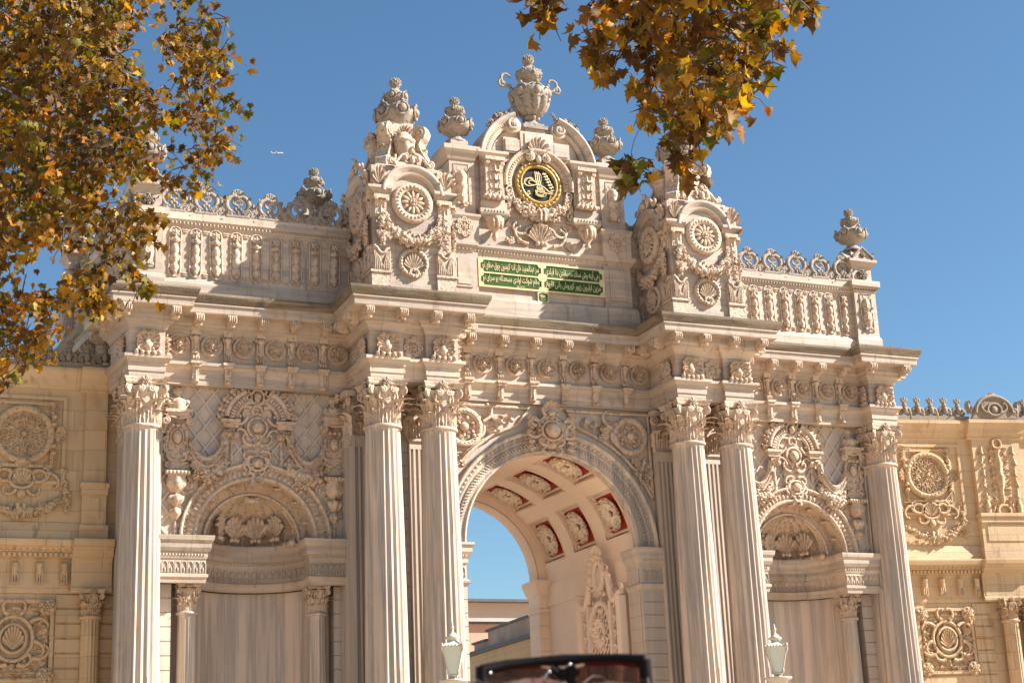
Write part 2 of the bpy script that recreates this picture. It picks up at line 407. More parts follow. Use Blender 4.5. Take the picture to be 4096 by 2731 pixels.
wall_arch(mb,-2.47,2.47,0,11.2,0,6.98,1.93,5.6)
wall_arch(mb,-2.47,2.47,0,11.2,0,6.98,1.93,5.1)
for s in(-1,1):
    z=9.0
    while z>.3: mb.box(s*3.2,s*3.64,-.21,-.17,z-.26,z-.015); z-=.27
core=G('gate_wall',mb,'marble_wall')

# ---------------------------------------------------------------- columns
def make_shaft(r0,r1,z0,z1,n=20,lod=6):
    mb=MB(); A=[2*PI*k/(n*lod) for k in range(n*lod)]
    P=[]
    fl=lambda k:(0,.06,.115,.13,.115,.06)[k%lod] if lod==6 else (0,.1,.13,.1)[k%lod]
    H=z1-z0
    for t,f in ((0,0),(.004,.6),(.01,1),(.35,1),(.7,1),(.982,1),(.99,.6),(.994,0),(1,0)):
        r=r0+(r1-r0)*(t**1.6); P.append([(r*(1-fl(k)*f)*sin(a),z0+H*t,r*(1-fl(k)*f)*cos(a)) for k,a in enumerate(A)])
    mb.grid(P,True,wrapj=True)
    mb.lathe([(r1,z1-.02),(r1+.03,z1-.02),(r1+.045,z1),(r1+.045,z1+.03),(r1+.01,z1+.05),(r1-.02,z1+.06)],28)
    return mb
def make_capital(r,h,w):
    """Corinthian capital, base at 0, abacus half width w"""
    mb=MB()
    mb.lathe([(r*.98,0),(r*.99,h*.3),(r*1.04,h*.6),(r*1.22,h*.82)],20)
    for row,(n,hh,ww,rr,cu,off) in enumerate(((8,.4,.8,1.0,.30,0),(8,.66,.78,1.02,.34,.5))):
        for k in range(n):
            a=2*PI*(k+off)/n
            with mb.T(rx=0,ry=a):
                with mb.T(0,h*.01,r*rr,rx=-.03): mb.leaf(r*ww,h*hh*1.05,cu,3,out=.02,n=9,m=6)
    for k in range(4):
        with mb.T(ry=PI/4+k*PI/2):
            # corner volutes carrying the abacus horn
            with mb.T(0,0,0,ry=PI/2):
                mb.volute(-w*1.16,h*.76,h*.145,1,0,h*.042,1.6,a0=PI*.2,n=18)
                mb.tube([(-r*.95,h*.36,0),(-r*1.12,h*.56,0),(-w*.95,h*.78,0),(-w*1.1,h*.86,0)],[h*.03,h*.04,h*.05,h*.045],6)
            with mb.T(0,h*.3,r*1.0,rx=.1): mb.leaf(r*.5,h*.42,.5,2,out=.3,n=6,m=4)
        with mb.T(ry=k*PI/2):
            for d in(-1,1):
                mb.volute(d*r*.3,h*.75,h*.1,-d,r*1.16,h*.03,1.5,n=14)
                mb.tube([(d*r*.5,h*.42,r*1.02),(d*r*.55,h*.6,r*1.08),(d*r*.4,h*.82,r*1.15)],h*.028,5)
            mb.rosette(0,h*.93,w*.84,h*.13,6,.7,ring=False)
    # concave abacus
    def ab(k):
        p=[]
        for s in range(4):
            for i in range(7):
                t=-1+2*i/7; c,n_=cos(s*PI/2),sin(s*PI/2)
                x=t*w*1.02*k; z=w*k*(.82+.2*t*t)
                p.append((x*c+z*n_, -x*n_+z*c))
        return p
    P=[]
    for k,y in ((.9,h*.86),(.98,h*.90),(.98,h*.93),(1.05,h*.98),(1.05,h),(.6,h)): P.append([(x,y,z) for x,z in ab(k)])
    mb.grid(P,False,wrapj=True)
    return mb
def make_base(r):
    mb=MB(); mb.lathe([(r*1.45,.12),(r*1.5,.17),(r*1.5,.24),(r*1.4,.3),(r*1.22,.33),(r*1.18,.4),(r*1.28,.44),(r*1.3,.5),(r*1.2,.55),(r*1.02,.57),(r,.6)],32)
    mb.box(-r*1.5,r*1.5,0,.12,-r*1.5,r*1.5); mb.box(-r*1.7,r*1.7,-1.2,0,-r*1.7,r*1.7); return mb
c0=obj('column',make_shaft(.435,.345,1.8,8.98),'marble_shaft',gate,loc=(COL[0][0],COL[0][1],0))
obj('capital',make_capital(.34,.90,.40),'carved',c0,loc=(0,0,9.02)); obj('column_base',make_base(.435),'marble',c0,loc=(0,0,1.2))
for x,y in COL[1:]: dup(c0,gate,(x,y,0))
# flat fluted pilasters behind the columns
def make_pil(w,z1,z0=0,d=.12,n=7):
    mb=MB(); mb.box(-w,w,z0,z1,0,d*.55)
    st=2*w/n
    for k in range(n+1):
        x=-w+st*k; a=st*.22
        mb.box(max(-w,x-a),min(w,x+a),z0,z1-.15,d*.55,d)
    mb.box(-w,w,z1-.16,z1-.0,d*.5,d+.002); mb.box(-w-.03,w+.03,z1,z1+.05,0,d+.04)
    return mb
def make_pilcap(w,h,d=.1):
    mb=MB(); mb.box(-w,w,0,h*.85,0,d)
    for row,(hh,n,o) in enumerate(((.42,3,0),(.68,3,.5))):
        for k in range(n+ (1 if o else 0)):
            x=-w+(2*w)*(k+.5-o)/n
            with mb.T(max(-w,min(w,x)),0,d): mb.leaf(w*.7,h*hh,.34,3,out=.05)
    for s in(-1,1):
        mb.volute(s*w*1.05,h*.76,h*.15,-s,d*1.3,h*.04,1.6,n=18); mb.volute(s*w*.3,h*.74,h*.11,s,d*1.3,h*.03,1.5,n=14)
    mb.rosette(0,h*.93,d*2.2,h*.13,6,.7,ring=False)
    mb.box(-w*1.25,w*1.25,h*.88,h,0,d*2.2)
    return mb
pil=make_pil(.36,8.95); pc=make_pilcap(.36,.9)
p0=None
for x,y,rz in ((-4.0,-.18,0),(-2.83,-.18,0),(2.83,-.18,0),(4.0,-.18,0),(-8.45,.22,0),(8.45,.22,0),(-8.66,.75,-PI/2),(8.66,.75,PI/2),(-4.36,.02,-PI/2),(4.36,.02,PI/2),(-2.46,-.55,PI/2),(2.46,-.55,-PI/2)):
    if abs(x)==2.46: continue
    if p0 is None:
        p0=obj('pilaster',pil,'marble_block',gate,loc=(x,y,0),rz=rz); obj('pilaster_capital',pc,'carved',p0,loc=(0,0,9.0))
    else: dup(p0,gate,(x,y,0),rz)
# ---------------------------------------------------------------- frieze carving
def make_acanthus():
    mb=MB()
    for k in range(13):
        a=-PI*.5+2*PI*k/13+PI/13
        L=.25+.055*abs(sin(2*a))
        with mb.T(0,-.02,.03,rot=a-PI/2): mb.leaf(.15,L,.22,4,out=.08,n=7,m=4)
    mb.lathe([(.02,-.17),(.07,-.15),(.1,-.07),(.07,.02),(.045,.09),(.065,.13),(.03,.18)],10,lobes=4,amp=.3)
    for s in(-1,1): mb.volute(s*.07,.17,.055,s,.06,.016,1.4,n=12)
    for x in(-.2,-.1,0,.1,.2): mb.ell(x,-.23+abs(x)*.1,.07,.045,.05,.05)
    return mb
def make_rosette(R=.218):
    mb=MB(); mb.lathe_z([(R,0),(R,.06),(R*.94,.075),(R*.86,.055),(R*.8,.045),(0,.04)],24)
    for k in range(6):
        with mb.T(0,0,.05,rot=2*PI*k/6): mb.leaf(R*.8,R*.86,.35,3,out=.22,n=6,m=4)
    for k in range(6):
        with mb.T(0,0,.09,rot=2*PI*(k+.5)/6): mb.leaf(R*.45,R*.48,.3,2,out=.1,n=4,m=4)
    mb.ell(0,0,.11,R*.16,R*.16,.04); return mb
def make_flower():
    mb=MB()
    for k in range(8):
        a=2*PI*k/8; mb.ring(.15*cos(a),.17*sin(a),.03,.05,.02,10,5); mb.ell(.15*cos(a),.17*sin(a),.02,.035)
    mb.rosette(0,0,0,.1,6,.6,ring=True); return mb
def make_console():
    mb=MB(); w=.075
    mb.box(-w-.015,w+.015,.50,.62,0,.12); mb.box(-w-.03,w+.03,.615,.665,0,.142)
    mb.box(-w,w,.06,.5,0,.05)
    mb.ell(0,.44,.1,w*1.0,.055,.06); mb.tube([(0,.43,.1),(0,.34,.07),(0,.22,.06),(0,.12,.09)],[.05,.04,.035,.05],6)
    for s in(-1,1): mb.volute(s*w*.95,.44,.055,s,.08,.014,1.4,n=10,disc=False)
    with mb.T(0,.2,.05): mb.leaf(.12,.2,.2,3,n=5,m=4)
    mb.shell_=None
    with mb.T(0,.1,.08): mb.shell(.13,.12,.04,5,False)
    for x in(-.05,0,.05): mb.ell(x,.04,.09,.022,.045,.04)
    return mb
def make_drop():
    mb=MB(); mb.box(-.09,.09,.3,.37,.0,.17); mb.box(-.11,.11,.36,.41,0,.2); mb.box(-.06,.06,0,.3,0,.1)
    with mb.T(0,.28,.11,rot=PI): mb.leaf(.15,.3,.1,3,n=6,m=4)
    mb.ell(0,.02,.12,.05,.03,.04); return mb
def make_mod(w=.085,d=.25):
    mb=MB(); mb.box(-w,w,0,.15,0,d); mb.box(-w*.85,w*.85,-.06,.02,0,d*.55)
    mb.tube([(0,.0,.02),(0,-.03,d*.4),(0,.0,d*.8)],[w*.7,w*.6,w*.5],6)
    for k in range(4):
        mb.tube([(-w+w*2*(k+.5)/4,.02,d+.01),(-w+w*2*(k+.5)/4,.07,d+.025),(-w+w*2*(k+.5)/4,.12,d+.01)],[.016,.021,.016],6)
    return mb
P0=dict()
def put(kind,maker,mat,parent,loc,rz=0,label=None,sc=None,name=None):
    if kind not in P0:
        P0[kind]=obj(name or kind,maker(),mat,parent,label,loc=loc,rz=rz); 
        if sc: P0[kind].scale=sc
        return P0[kind]
    return dup(P0[kind],parent,loc,rz,sc or (1,1,1),label)
for x,y in COL: put('acanthus_panel',make_acanthus,'carved',gate,(x,y-.345,10.63),sc=(1.12,1.3,1.08))
for s in(-1,1):
    put('acanthus_panel',make_acanthus,'carved',gate,(s*8.86,.1,10.63),s*PI/2)
    put('acanthus_panel',make_acanthus,'carved',gate,(s*4.345,-1.03,10.63),s*PI/2); put('acanthus_panel',make_acanthus,'carved',gate,(s*2.485,-1.03,10.63),-s*PI/2)
    put('acanthus_panel',make_acanthus,'carved',gate,(s*8.155,-.17,10.63),-s*PI/2,sc=(.55,1,1))
    put('flower_panel',make_flower,'carved',gate,(s*3.415,-1.27,10.62))
    for k in range(6): put('frieze_rosette',make_rosette,'carved',gate,(s*SB+(k-2.5)*.645,0,10.73))
    for k in range(5):
        put('frieze_console',make_console,'carved',gate,(s*SB+(k-2)*.645,0,10.42)); put('architrave_bracket',make_drop,'carved',gate,(s*SB+(k-2)*.645,0,9.96))
        put('cornice_bracket',make_mod,'carved',gate,(s*SB+(k-2)*.645,-.2,11.115))
    for x in(8.03,8.97): put('cornice_bracket',make_mod,'carved',gate,(s*x,-.54,11.115))
    for x in(2.36,3.06,3.77,4.47): put('cornice_bracket',make_mod,'carved',gate,(s*x,-1.57,11.115))
    for y in(-1.2,-.55):
        put('cornice_bracket',make_mod,'carved',gate,(s*4.54,y,11.115),s*PI/2); put('cornice_bracket',make_mod,'carved',gate,(s*2.29,y,11.115),-s*PI/2)
    for k,y in enumerate((-.15,.55,1.5,2.3,3.1,3.9)): put('cornice_bracket',make_mod,'carved',gate,(s*(9.04+.02*k) if y<1 else s*(8.98+.117*(y-1.0)),y,11.115),s*PI/2)
for k in range(7): put('frieze_rosette',make_rosette,'carved',gate,((k-3)*.74,-.16,10.72))
for k in range(6):
    x=(k-2.5)*.74; put('frieze_console',make_console,'carved',gate,(x,-.16,10.42)); put('architrave_bracket',make_drop,'carved',gate,(x,-.16,9.96)); put('cornice_bracket',make_mod,'carved',gate,(x,-.36,11.115))
# ---------------------------------------------------------------- side bays
def egg_arch(mb,cx,cz,r,y,n,w,h,d,a0=0,a1=PI):
    """row of eggs on an arch, in facade frame (local)"""
    for k in range(n):
        a=a0+(a1-a0)*(k+.5)/n
        with mb.T(cx+r*cos(a),cz+r*sin(a),y,rot=a-PI/2): mb.ell(0,0,0,w,h,d,n=6,m=4)
def make_archivolt():
    mb=MB(False); z=0
    archs(mb,0,0,[(1.17,.05),(1.17,-.06),(1.21,-.1),(1.24,-.07),(1.25,-.05),(1.38,-.05),(1.385,-.07),(1.395,-.04),(1.44,-.04),(1.45,-.1),(1.49,-.12),(1.51,-.1),(1.51,.02)],n=48)
    mb.st.append(FR); egg_arch(mb,0,0,1.315,.05,40,.036,.066,.055); egg_arch(mb,0,0,1.42,.04,54,.024,.02,.03); mb.st.pop()
    return mb
def make_lattice():
    mb=MB(); L=[]
    # diagonal strips clipped to the bay rectangle, arch left out
    X0,X1,Y0,Y1=-1.9,1.9,0,3.0; sp=.34
    for s in(-1,1):
        for k in range(-16,26):
            c=k*sp; seg=[]
            for i in range(121):
                x=X0+(X1-X0)*i/120; y=c*1.3+s*1.3*x
                ok=Y0<=y<=Y1 and math.hypot(x,y)>1.5
                if ok: seg.append((x,y))
                if (not ok or i==120):
                    if len(seg)>2:
                        (a,b),(e,f)=seg[0],seg[-1]; l=math.hypot(e-a,f-b); nx,ny=-(f-b)/l*.034,(e-a)/l*.034; zz=.035 if s>0 else .031
                        mb.add([(a-nx,b-ny,0),(e-nx,f-ny,0),(e+nx,f+ny,0),(a+nx,b+ny,0),(a-nx*.6,b-ny*.6,zz),(e-nx*.6,f-ny*.6,zz),(e+nx*.6,f+ny*.6,zz),(a+nx*.6,b+ny*.6,zz)],[(4,5,6,7),(0,1,5,4),(2,3,7,6)],False)
                    seg=[]
    return mb
def make_cartouche():
    """centre of the bay: stacked cartouches between a broken segmental pediment; y from arch spring line"""
    mb=MB()
    # plate
    mb.prism([(-.24,1.5),(-.28,1.9),(-.24,2.2),(-.3,2.5),(-.2,2.72),(.2,2.72),(.3,2.5),(.24,2.2),(.28,1.9),(.24,1.5)],0,.05)
    # big upper boss
    for (y,r,rx,ry) in ((2.22-.0,.145,1,1.0),(1.5,.13,1.15,.85),(2.83,.1,.95,1.15)):
        mb.ell(0,y,.1,r*rx*.8,r*ry*.85,.1,n=12,m=6); mb.ring(0,y,.08,r*1.35,.03,20,6,rx,ry)
    for s in(-1,1):
        for (x,y,a,L,k0,k1,t0,t1) in ((.12,2.62,.3,.42,-1,-6.5,.045,.02),(.1,2.62,2.6,.26,1,5,.035,.02),(.2,2.42,-1.2,.5,1.6,5.5,.04,.02),(.2,2.02,1.4,.3,-1,-5,.035,.02),
              (.06,1.86,-.2,.42,1.5,6,.045,.02),(.06,1.72,.6,.36,-2,-6,.04,.02),(.14,1.64,-.5,.34,-2,-5,.04,.02),(.2,1.35,.4,.3,2,6,.035,.015),(.05,1.27,.0,.25,2,6,.035,.015),
              (.05,3.02,.5,.24,-2,-6,.035,.02),(.1,2.72,.0,.28,2,6,.035,.02),(.06,2.62,-.4,.24,-3,-5,.03,.02)):
            if s>0: mb.curl(x,y,a,L,k0,k1,t0,t1,.08)
            else: mb.curl(-x,y,PI-a,L,-k0,-k1,t0,t1,.08)
        for y0,an in ((1.25,-2.6),(1.2,-2.9),(1.86,-.9),(1.95,-.6)):
            with mb.T(s*.08,y0,.09,rot=-s*an+ (0)): mb.leaf(.12,.18,.3,2,out=.2,n=5,m=4)
        # inner C scrolls of the lyre frame
        pts=[(s*.3,2.95-.0,.06)]
        # segmental pediment halves
        P=[]
        for i in range(15):
            a=PI*.5-s*(PI*.12+PI*.34*i/14)*1.0
            P.append([(r*cos(a),2.32+r*sin(a)*1.02,z) for r,z in ((.40,.02),(.40,.12),(.43,.13),(.46,.09),(.58,.09),(.6,.16),(.66,.17),(.68,.13),(.68,.0))])
        mb.grid(P,True)
        for i in range(9):
            a=PI*.5-s*(PI*.14+PI*.31*i/8); 
            with mb.T(.52*cos(a),2.32+.53*sin(a),.1,rot=a-PI/2): mb.box(-.022,.022,-.04,.04,0,.035)
        # foliage creeping along its back
        for i in range(8):
            a=PI*.5-s*(PI*.14+PI*.31*i/7)
            with mb.T(.72*cos(a),2.32+.72*sin(a),.08,rot=a-PI/2+(.5 if i%2 else -.5)): mb.leaf(.14,.16,.5,2,out=.3,n=5,m=4)
            mb.ell(.71*cos(a),2.32+.71*sin(a),.08,.05,.05,.06)
        # entablature blocks carrying the pediment and balusters under them
        mb.box(s*.36,s*.74,2.28,2.34,0,.2); mb.box(s*.39,s*.7,2.18,2.28,0,.15)
        with mb.T(s*.5,2.0,.0):
            mb.lathe([(.05,-.02),(.09,0),(.1,.07),(.06,.12),(.09,.17),(.11,.18)],10,a0=-PI/2,a1=PI/2)
        with mb.T(s*.5,1.36,.0):
            mb.lathe([(.0,0),(.03,.02),(.045,.08),(.025,.12),(.05,.2),(.06,.26),(.03,.3),(.045,.36),(.03,.42),(.035,.6)],8,a0=-PI/2,a1=PI/2)
        # side S scroll swag hanging bowl
        Q=[];r_=[]
        for i in range(25):
            t=i/24; x=.62+.74*t; y=2.02-.62*sin(PI*(.08+.84*t))**.8+.12*(1-t)
            Q.append((s*x,y,.1)); 
        P=[]
        for i in range(25):
            x,y,_=Q[i]; P.append([(x,y+o,z) for o,z in ((.12,0),(.11,.16),(.07,.2),(.03,.12),(-.04,.12),(-.08,.18),(-.12,.13),(-.12,0))])
        mb.grid(P,True)
        for i in range(18):
            t=(i+.5)/18; x=.64+.7*t; y=2.02-.62*sin(PI*(.08+.84*t))**.8+.12*(1-t); mb.ell(s*x,y+.0,.12,.02,.024,.025,n=6,m=3)
        # acanthus head scroll on the inner end
        mb.curl(s*.66,1.82,PI/2+s*-.2,.42,s*1.2,s*5.5,.085,.03,.12); 
        for k in range(3):
            with mb.T(s*(.7-.03*k),1.95+.07*k,.16,rot=s*(.6+.6*k)): mb.leaf(.14,.18,.3,2,out=.2,n=5,m=4)
        # fruit swag
        G_=[(s*(.62+.72*t),1.62-.42*sin(PI*t)**.9,.03) for t in [i/10 for i in range(11)]]
        mb.garland(G_,.05,.2,31+s,1.5,.03)
        # pendants like pointed quatrefoils under the swag
        for x,y,sc in ((.72,1.28,.8),(1.0,1.06,1.0),(1.28,.98,1.0)):
            p=[]
            for k in range(24):
                a=2*PI*k/24; r=.13*(1+.25*cos(4*a)); p.append((s*x+r*cos(a)*.75*sc,y+r*sin(a)*1.5*sc))
            mb.prism(p,0,.03); mb.tube([(a,b,.03) for a,b in p],.014,5,True); mb.ell(s*x,y+.03,.04,.04,.07,.04)
    for s in(-1,1):
        for k in range(9):
            a=PI/2-s*(.42+.105*k); r=1.62+.05*(k%2)
            with mb.T(r*cos(a),r*sin(a)+.02,.02,rot=a-PI/2+(.5 if k%2 else -.4)): mb.leaf(.17,.24,.35,3,out=.12,n=6,m=4)
            if k%3==1: mb.volute(s*abs((r+.14)*cos(a)),(r+.14)*sin(a),.075,s,.02,.022,1.4,n=12)
    # palmette crowning the whole
    for k in range(7):
        with mb.T(0,2.98,.1,rot=(k-3)*.36): mb.leaf(.1,.2,.3,2,out=.15,n=5,m=4)
    for k in range(5):
        with mb.T((k-2)*.12,2.68,.08,rot=-(k-2)*.5): mb.leaf(.12,.16,.3,2,out=.3,n=5,m=4)
    return mb
def make_pendant():
    """tall urn-topped pendant at the edge of the bay"""
    mb=MB()
    # ionic head
    mb.box(-.26,.26,2.3,2.36,0,.22); mb.box(-.22,.22,2.22,2.3,0,.17)
    for s in(-1,1):
        mb.volute(s*.24,2.13,.11,-s,.15,.03,1.7,n=20)
        mb.tube([(s*.24,2.24,.15),(s*.1,2.2,.15),(0,2.19,.15)],.03,5)
        mb.curl(s*.1,1.5,(0 if s>0 else PI),.4,s*2,s*6,.045,.02,.06); mb.curl(s*.18,1.95,-PI/2,.5,s*.6,s*-4,.04,.02,.06)
        mb.curl(s*.05,1.38,(-.4 if s>0 else PI+.4),.34,s*3,s*6,.045,.02,.06)
        with mb.T(s*.17,1.7,.06,rot=s*-.5): mb.leaf(.12,.2,.3,2,out=.2,n=5,m=4)
        with mb.T(s*.12,1.26,.06,rot=s*-1.2): mb.leaf(.12,.16,.3,2,out=.2,n=5,m=4)
    for x in(-.1,0,.1): mb.ell(x,2.05,.12,.05,.04,.05)
    mb.box(-.17,.17,1.2,2.2,0,.05)
    mb.ell(0,1.83,.07,.095,.14,.09,n=10,m=6); mb.ring(0,1.83,.06,.13,.022,18,5,.95,1.35)
    # urn on the head
    mb.lathe([(.16,2.36),(.17,2.42),(.21,2.5),(.17,2.57),(.08,2.62),(.06,2.68),(.1,2.73),(.07,2.82),(.0,2.86)],12,lobes=5,amp=.2,a0=-PI/2,a1=PI/2)
    for k in range(5): mb.ell((k-2)*.09,2.52,.17-abs(k-2)*.03,.05)
    # gadrooned basket and drops
    mb.box(-.24,.24,1.08,1.15,0,.2)
    for k in range(7): mb.ell((k-3)*.072,1.11,.2,.034,.04,.03)
    mb.lathe([(.05,.72),(.12,.76),(.19,.86),(.2,.96),(.17,1.05),(.19,1.08)],14,lobes=6,amp=.22,a0=-PI/2,a1=PI/2)
    mb.lathe([(.05,.46),(.09,.49),(.15,.58),(.17,.66),(.1,.69),(.06,.73)],14,lobes=7,amp=.35,a0=-PI/2,a1=PI/2)
    mb.lathe([(.02,.2),(.07,.25),(.12,.34),(.1,.42),(.05,.46)],12,lobes=4,amp=.4,a0=-PI/2,a1=PI/2); mb.ell(0,.34,.1,.06)
    mb.lathe([(.0,-.12),(.035,-.08),(.055,0),(.03,.06),(.05,.12),(.03,.2)],8,a0=-PI/2,a1=PI/2)
    return mb
def niche_mesh():
    """quarter-sphere hood, curved back; local: x across, y up (0 = spring), z towards the street"""
    mb=MB(); R=1.17; D=.95
    th=[PI*i/32 for i in range(33)]
    mb.mat=0   # streaked back wall
    mb.grid([[(R*cos(a),y,-.22-D*sin(a)*1.0) for a in th] for y in (-7,-4,-1.9,-.9)],True)
    mb.mat=1   # hood: barrel ring then shell
    mb.grid([[(R*cos(a),R*sin(a),z) for a in th] for z in (0,-.18,-.36)],True)
    r2=.96
    mb.grid([[(r*cos(a),r*sin(a),-.36) for a in th] for r in (R,r2+.03)],True); 
    P=[]
    n=14
    for i in range(n+1):
        ph=PI/2*i/n
        row=[]
        for j in range(73):
            a=PI*j/72; rib=.05*abs(cos(4.5*a*2))**.6*(sin(ph)*.8+.2) if 0 else .045*cos(a*18)*cos(ph)**.3*sin(min(ph*2,PI/2))
            rr=(r2+rib)
            row.append((rr*cos(ph)*cos(a)*1.0, rr*cos(ph)*sin(a)*0+ r2*sin(ph)*.98*1.0*(1) , -.36-rr*.85*cos(ph)*sin(a)))
        P.append(row)
    mb.grid(P,True)
    return mb
def hood_trim():
    mb=MB(); 
    r2=.96
    # ribs of the shell, lip, scallops, baton
    for k in range(9):
        a=PI*(k+.5)/9; mb.tube([(r2*.97*cos(p)*cos(a),r2*.98*sin(p),-.36-r2*.83*cos(p)*sin(a)) for p in [PI/2*i/8*.93 for i in range(9)]],[.03-.015*i/8 for i in range(9)],5)
    mb.tube([(r2*cos(a),r2*sin(a),-.34) for a in [PI*i/32 for i in range(33)]],.035,5)
    mb.volute(-.1,.84,.07,-1,-.3,.02,1.3,n=12);mb.volute(.1,.84,.07,1,-.3,.02,1.3,n=12); mb.ell(0,.83,-.34,.12,.06,.08)
    for k in range(4):
        a=PI*(k+.9)/4.8; x=.72*cos(a); z=-.38-.66*sin(a)
        with mb.T(x,.14,z+.05,ry=a-PI/2): mb.shell(.5,.44,.1,7)
    P=[(.82*cos(a),.02,-.36-.76*sin(a)) for a in [PI*i/24 for i in range(25)]]
    mb.tube(P,.06,6)
    for i in range(0,25,3): x,y,z=P[i]; mb.ell(x,y,z,.085,.075,.085,n=8,m=5)
    for a in (.35,.75,1.15,PI-1.15,PI-.75,PI-.35,PI/2):
        with mb.T(1.15*cos(a),1.15*sin(a),-.18,rot=a-PI/2,rx=PI/2): mb.rosette(0,0,0,.1,6,.5)
    return mb
def impost_band():
    """entablature at the spring of the niche: two outer pieces breaking back round the apse, local frame world x/y"""
    mb=MB(False)
    R=1.1;pts=[(-1.98,0),(-.98,0)]
    pts=[(-1.98,-.02),(-1.02,-.02),(-1.02,.3)]
    for i in range(1,24):
        a=PI-PI*i/24; pts.append((1.06*cos(a),.34+.88*sin(a)))
    pts+=[(1.02,.3),(1.02,-.02),(1.98,-.02)]
    prof=[(-.1,-.86),(0,-.86),(.01,-.78),(.04,-.75),(.04,-.7),(.0,-.68),(0,-.42),(.02,-.4),(.03,-.36),(.03,-.3),(.06,-.27),(.09,-.2),(.09,-.12),(.13,-.06),(.14,-.0),(.14,.03),(-.1,.04)]
    # the outside of the path is the room side: profile offsets go towards the street / niche centre
    sweep(mb,pts,prof)
    mb.st.append(FR)
    # little arcades in the frieze
    def arc(x,y,ry=0):
        with mb.T(x,-.67,-y,ry=ry):
            mb.tube([(-.05,0,.01),(-.05,.16,.01),(-.035,.2,.01),(0,.22,.01),(.035,.2,.01),(.05,.16,.01),(.05,0,.01)],.013,4); mb.ell(0,.05,.01,.022,.06,.02,n=6,m=3)
    for s in(-1,1):
        for k in range(8): arc(s*(1.08+.12*k),-.02)
    def eg(x,y,ry=0):
        with mb.T(x,-.33,-y,ry=ry): mb.ell(0,0,.03,.02,.03,.025,n=6,m=3)
    for s in(-1,1):
        for k in range(16): eg(s*(1.06+.06*k),-.02)
    for k in range(22):
        a=PI*(k+.5)/22; x,y=1.06*cos(a),.34+.88*sin(a); arc(x,y,a-PI/2)
    for k in range(44):
        a=PI*(k+.5)/44; x,y=1.06*cos(a),.34+.88*sin(a); eg(x,y,a-PI/2)
    mb.st.pop()
    return mb
def quoins(mb,x0,x1,y,y2,z0,z1,h=.27,g=.018):
    z=z1
    while z>z0:
        b=max(z-h,z0); mb.box(x0,x1,y,y2,b+g,z-0)
        # bevelled lower edge gives the joint a line of shade
        z-=h
    mb.box(x0+.01,x1-.01,y+.025,y2,z0,z1)
lat=make_lattice();ca=make_cartouche();pe=make_pendant();av=make_archivolt();nm=niche_mesh();ht=hood_trim();ib=impost_band()
scs=MB(); 
small=make_shaft(.205,.175,-6.9+6.9,5.52,16,4); smc=make_capital(.175,.58,.22)
first=None
for s in(-1,1):
    nb=obj('niche',nm,['marble_streaked','carved'],gate,('shaded niche left of the arch' if s<0 else 'niche right of the arch'),loc=(s*SB,WY,6.95))
    obj('shell_hood',ht,'carved',nb); obj('niche_archivolt',av,'carved',nb)
    obj('impost_cornice',ib,'marble',nb,loc=(0,-.2,-.03)); 
    obj('lattice_panel',lat,'marble_wall',nb,loc=(0,-.001,.0))
    obj('cartouche_relief',ca,'carved',nb,loc=(0,-.015,0))
    for d in(-1,1): obj('pendant_relief',pe,'carved',nb,loc=(d*1.58,-.015,.12))
    q=MB(False)
    for d in(-1,1): quoins(q,*sorted((d*1.6,d*2.0)),.13,.6,-6.95,-.87)
    for d in(-1,1): q.box(d*1.1,d*1.6,.5,.7,-6.95,-.8)
    obj('quoin_strip',q,'marble_block',nb)
    for d in(-1,1):
        if first is None:
            first=obj('niche_column',small,'marble_shaft',nb,loc=(d*1.28,.22,-6.95)); 
            capo=obj('niche_column_capital',smc,'carved',nb,loc=(d*1.28,.22,-6.95+5.52))
        else:
            dup(first,nb,(d*1.28,.22,-6.95)); dup(capo,nb,(d*1.28,.22,-6.95+5.52))
# ---------------------------------------------------------------- urns
def pinecone(mb,y,r,h):
    mb.lathe([(r*.35,y-h*.18),(r*.5,y-h*.1),(r*.35,y-.02),(r*.7,y+h*.05),(r,y+h*.3),(r*.95,y+h*.55),(r*.6,y+h*.85),(0,y+h)],10)
    for k in range(5):
        t=.18+k*.16; rr=r*(sin(PI*min(1,t*1.02))**.6)*.98
        for j in range(8):
            a=2*PI*(j+(k%2)*.5)/8; mb.ell(rr*sin(a),y+h*t,rr*cos(a),r*.22,r*.3,r*.22,n=5,m=3)
def bosses(mb,y,R,n,r,ry=1.2,off=0):
    for k in range(n):
        with mb.T(ry=2*PI*(k+off)/n):
            with mb.T(0,y,R*.9):
                mb.ell(0,0,r*.35,r*.62,r*.62*ry,r*.5,n=8,m=5); mb.ring(0,0,r*.25,r*.92,r*.2,14,5,1,ry)
                mb.ell(0,r*ry*1.1,r*.3,r*.35,r*.3,r*.3,n=6,m=4)
        with mb.T(ry=2*PI*(k+.5+off)/n):
            with mb.T(0,y-r*.7,R*.9,rx=.1): mb.leaf(r*.9,r*1.7,.35,2,out=.05,n=5,m=4)
def make_urn():
    """finial urn 1.07 m high with a carved belly, upper collar and pine cone"""
    mb=MB(); 
    mb.lathe([(.24,0),(.24,.04),(.17,.08),(.13,.14),(.12,.2),(.2,.23),(.31,.28),(.36,.36),(.35,.46),(.27,.54),(.15,.58),(.13,.66),(.19,.7),(.23,.76),(.2,.83),(.1,.86),(.06,.9)],20)
    bosses(mb,.42,.36,6,.115,1.05); bosses(mb,.76,.22,6,.06,1,.5)
    pinecone(mb,.9,.105,.21); return mb
def make_tower_urn():
    mb=MB()
    mb.lathe([(.28,0),(.34,.1),(.42,.22),(.44,.33),(.36,.44),(.22,.5),(.17,.58),(.2,.62),(.25,.7),(.22,.8),(.12,.86),(.08,.92)],20)
    bosses(mb,.32,.43,6,.15,1.05); bosses(mb,.7,.25,5,.095,1.1,.5)
    pinecone(mb,.95,.12,.24); return mb
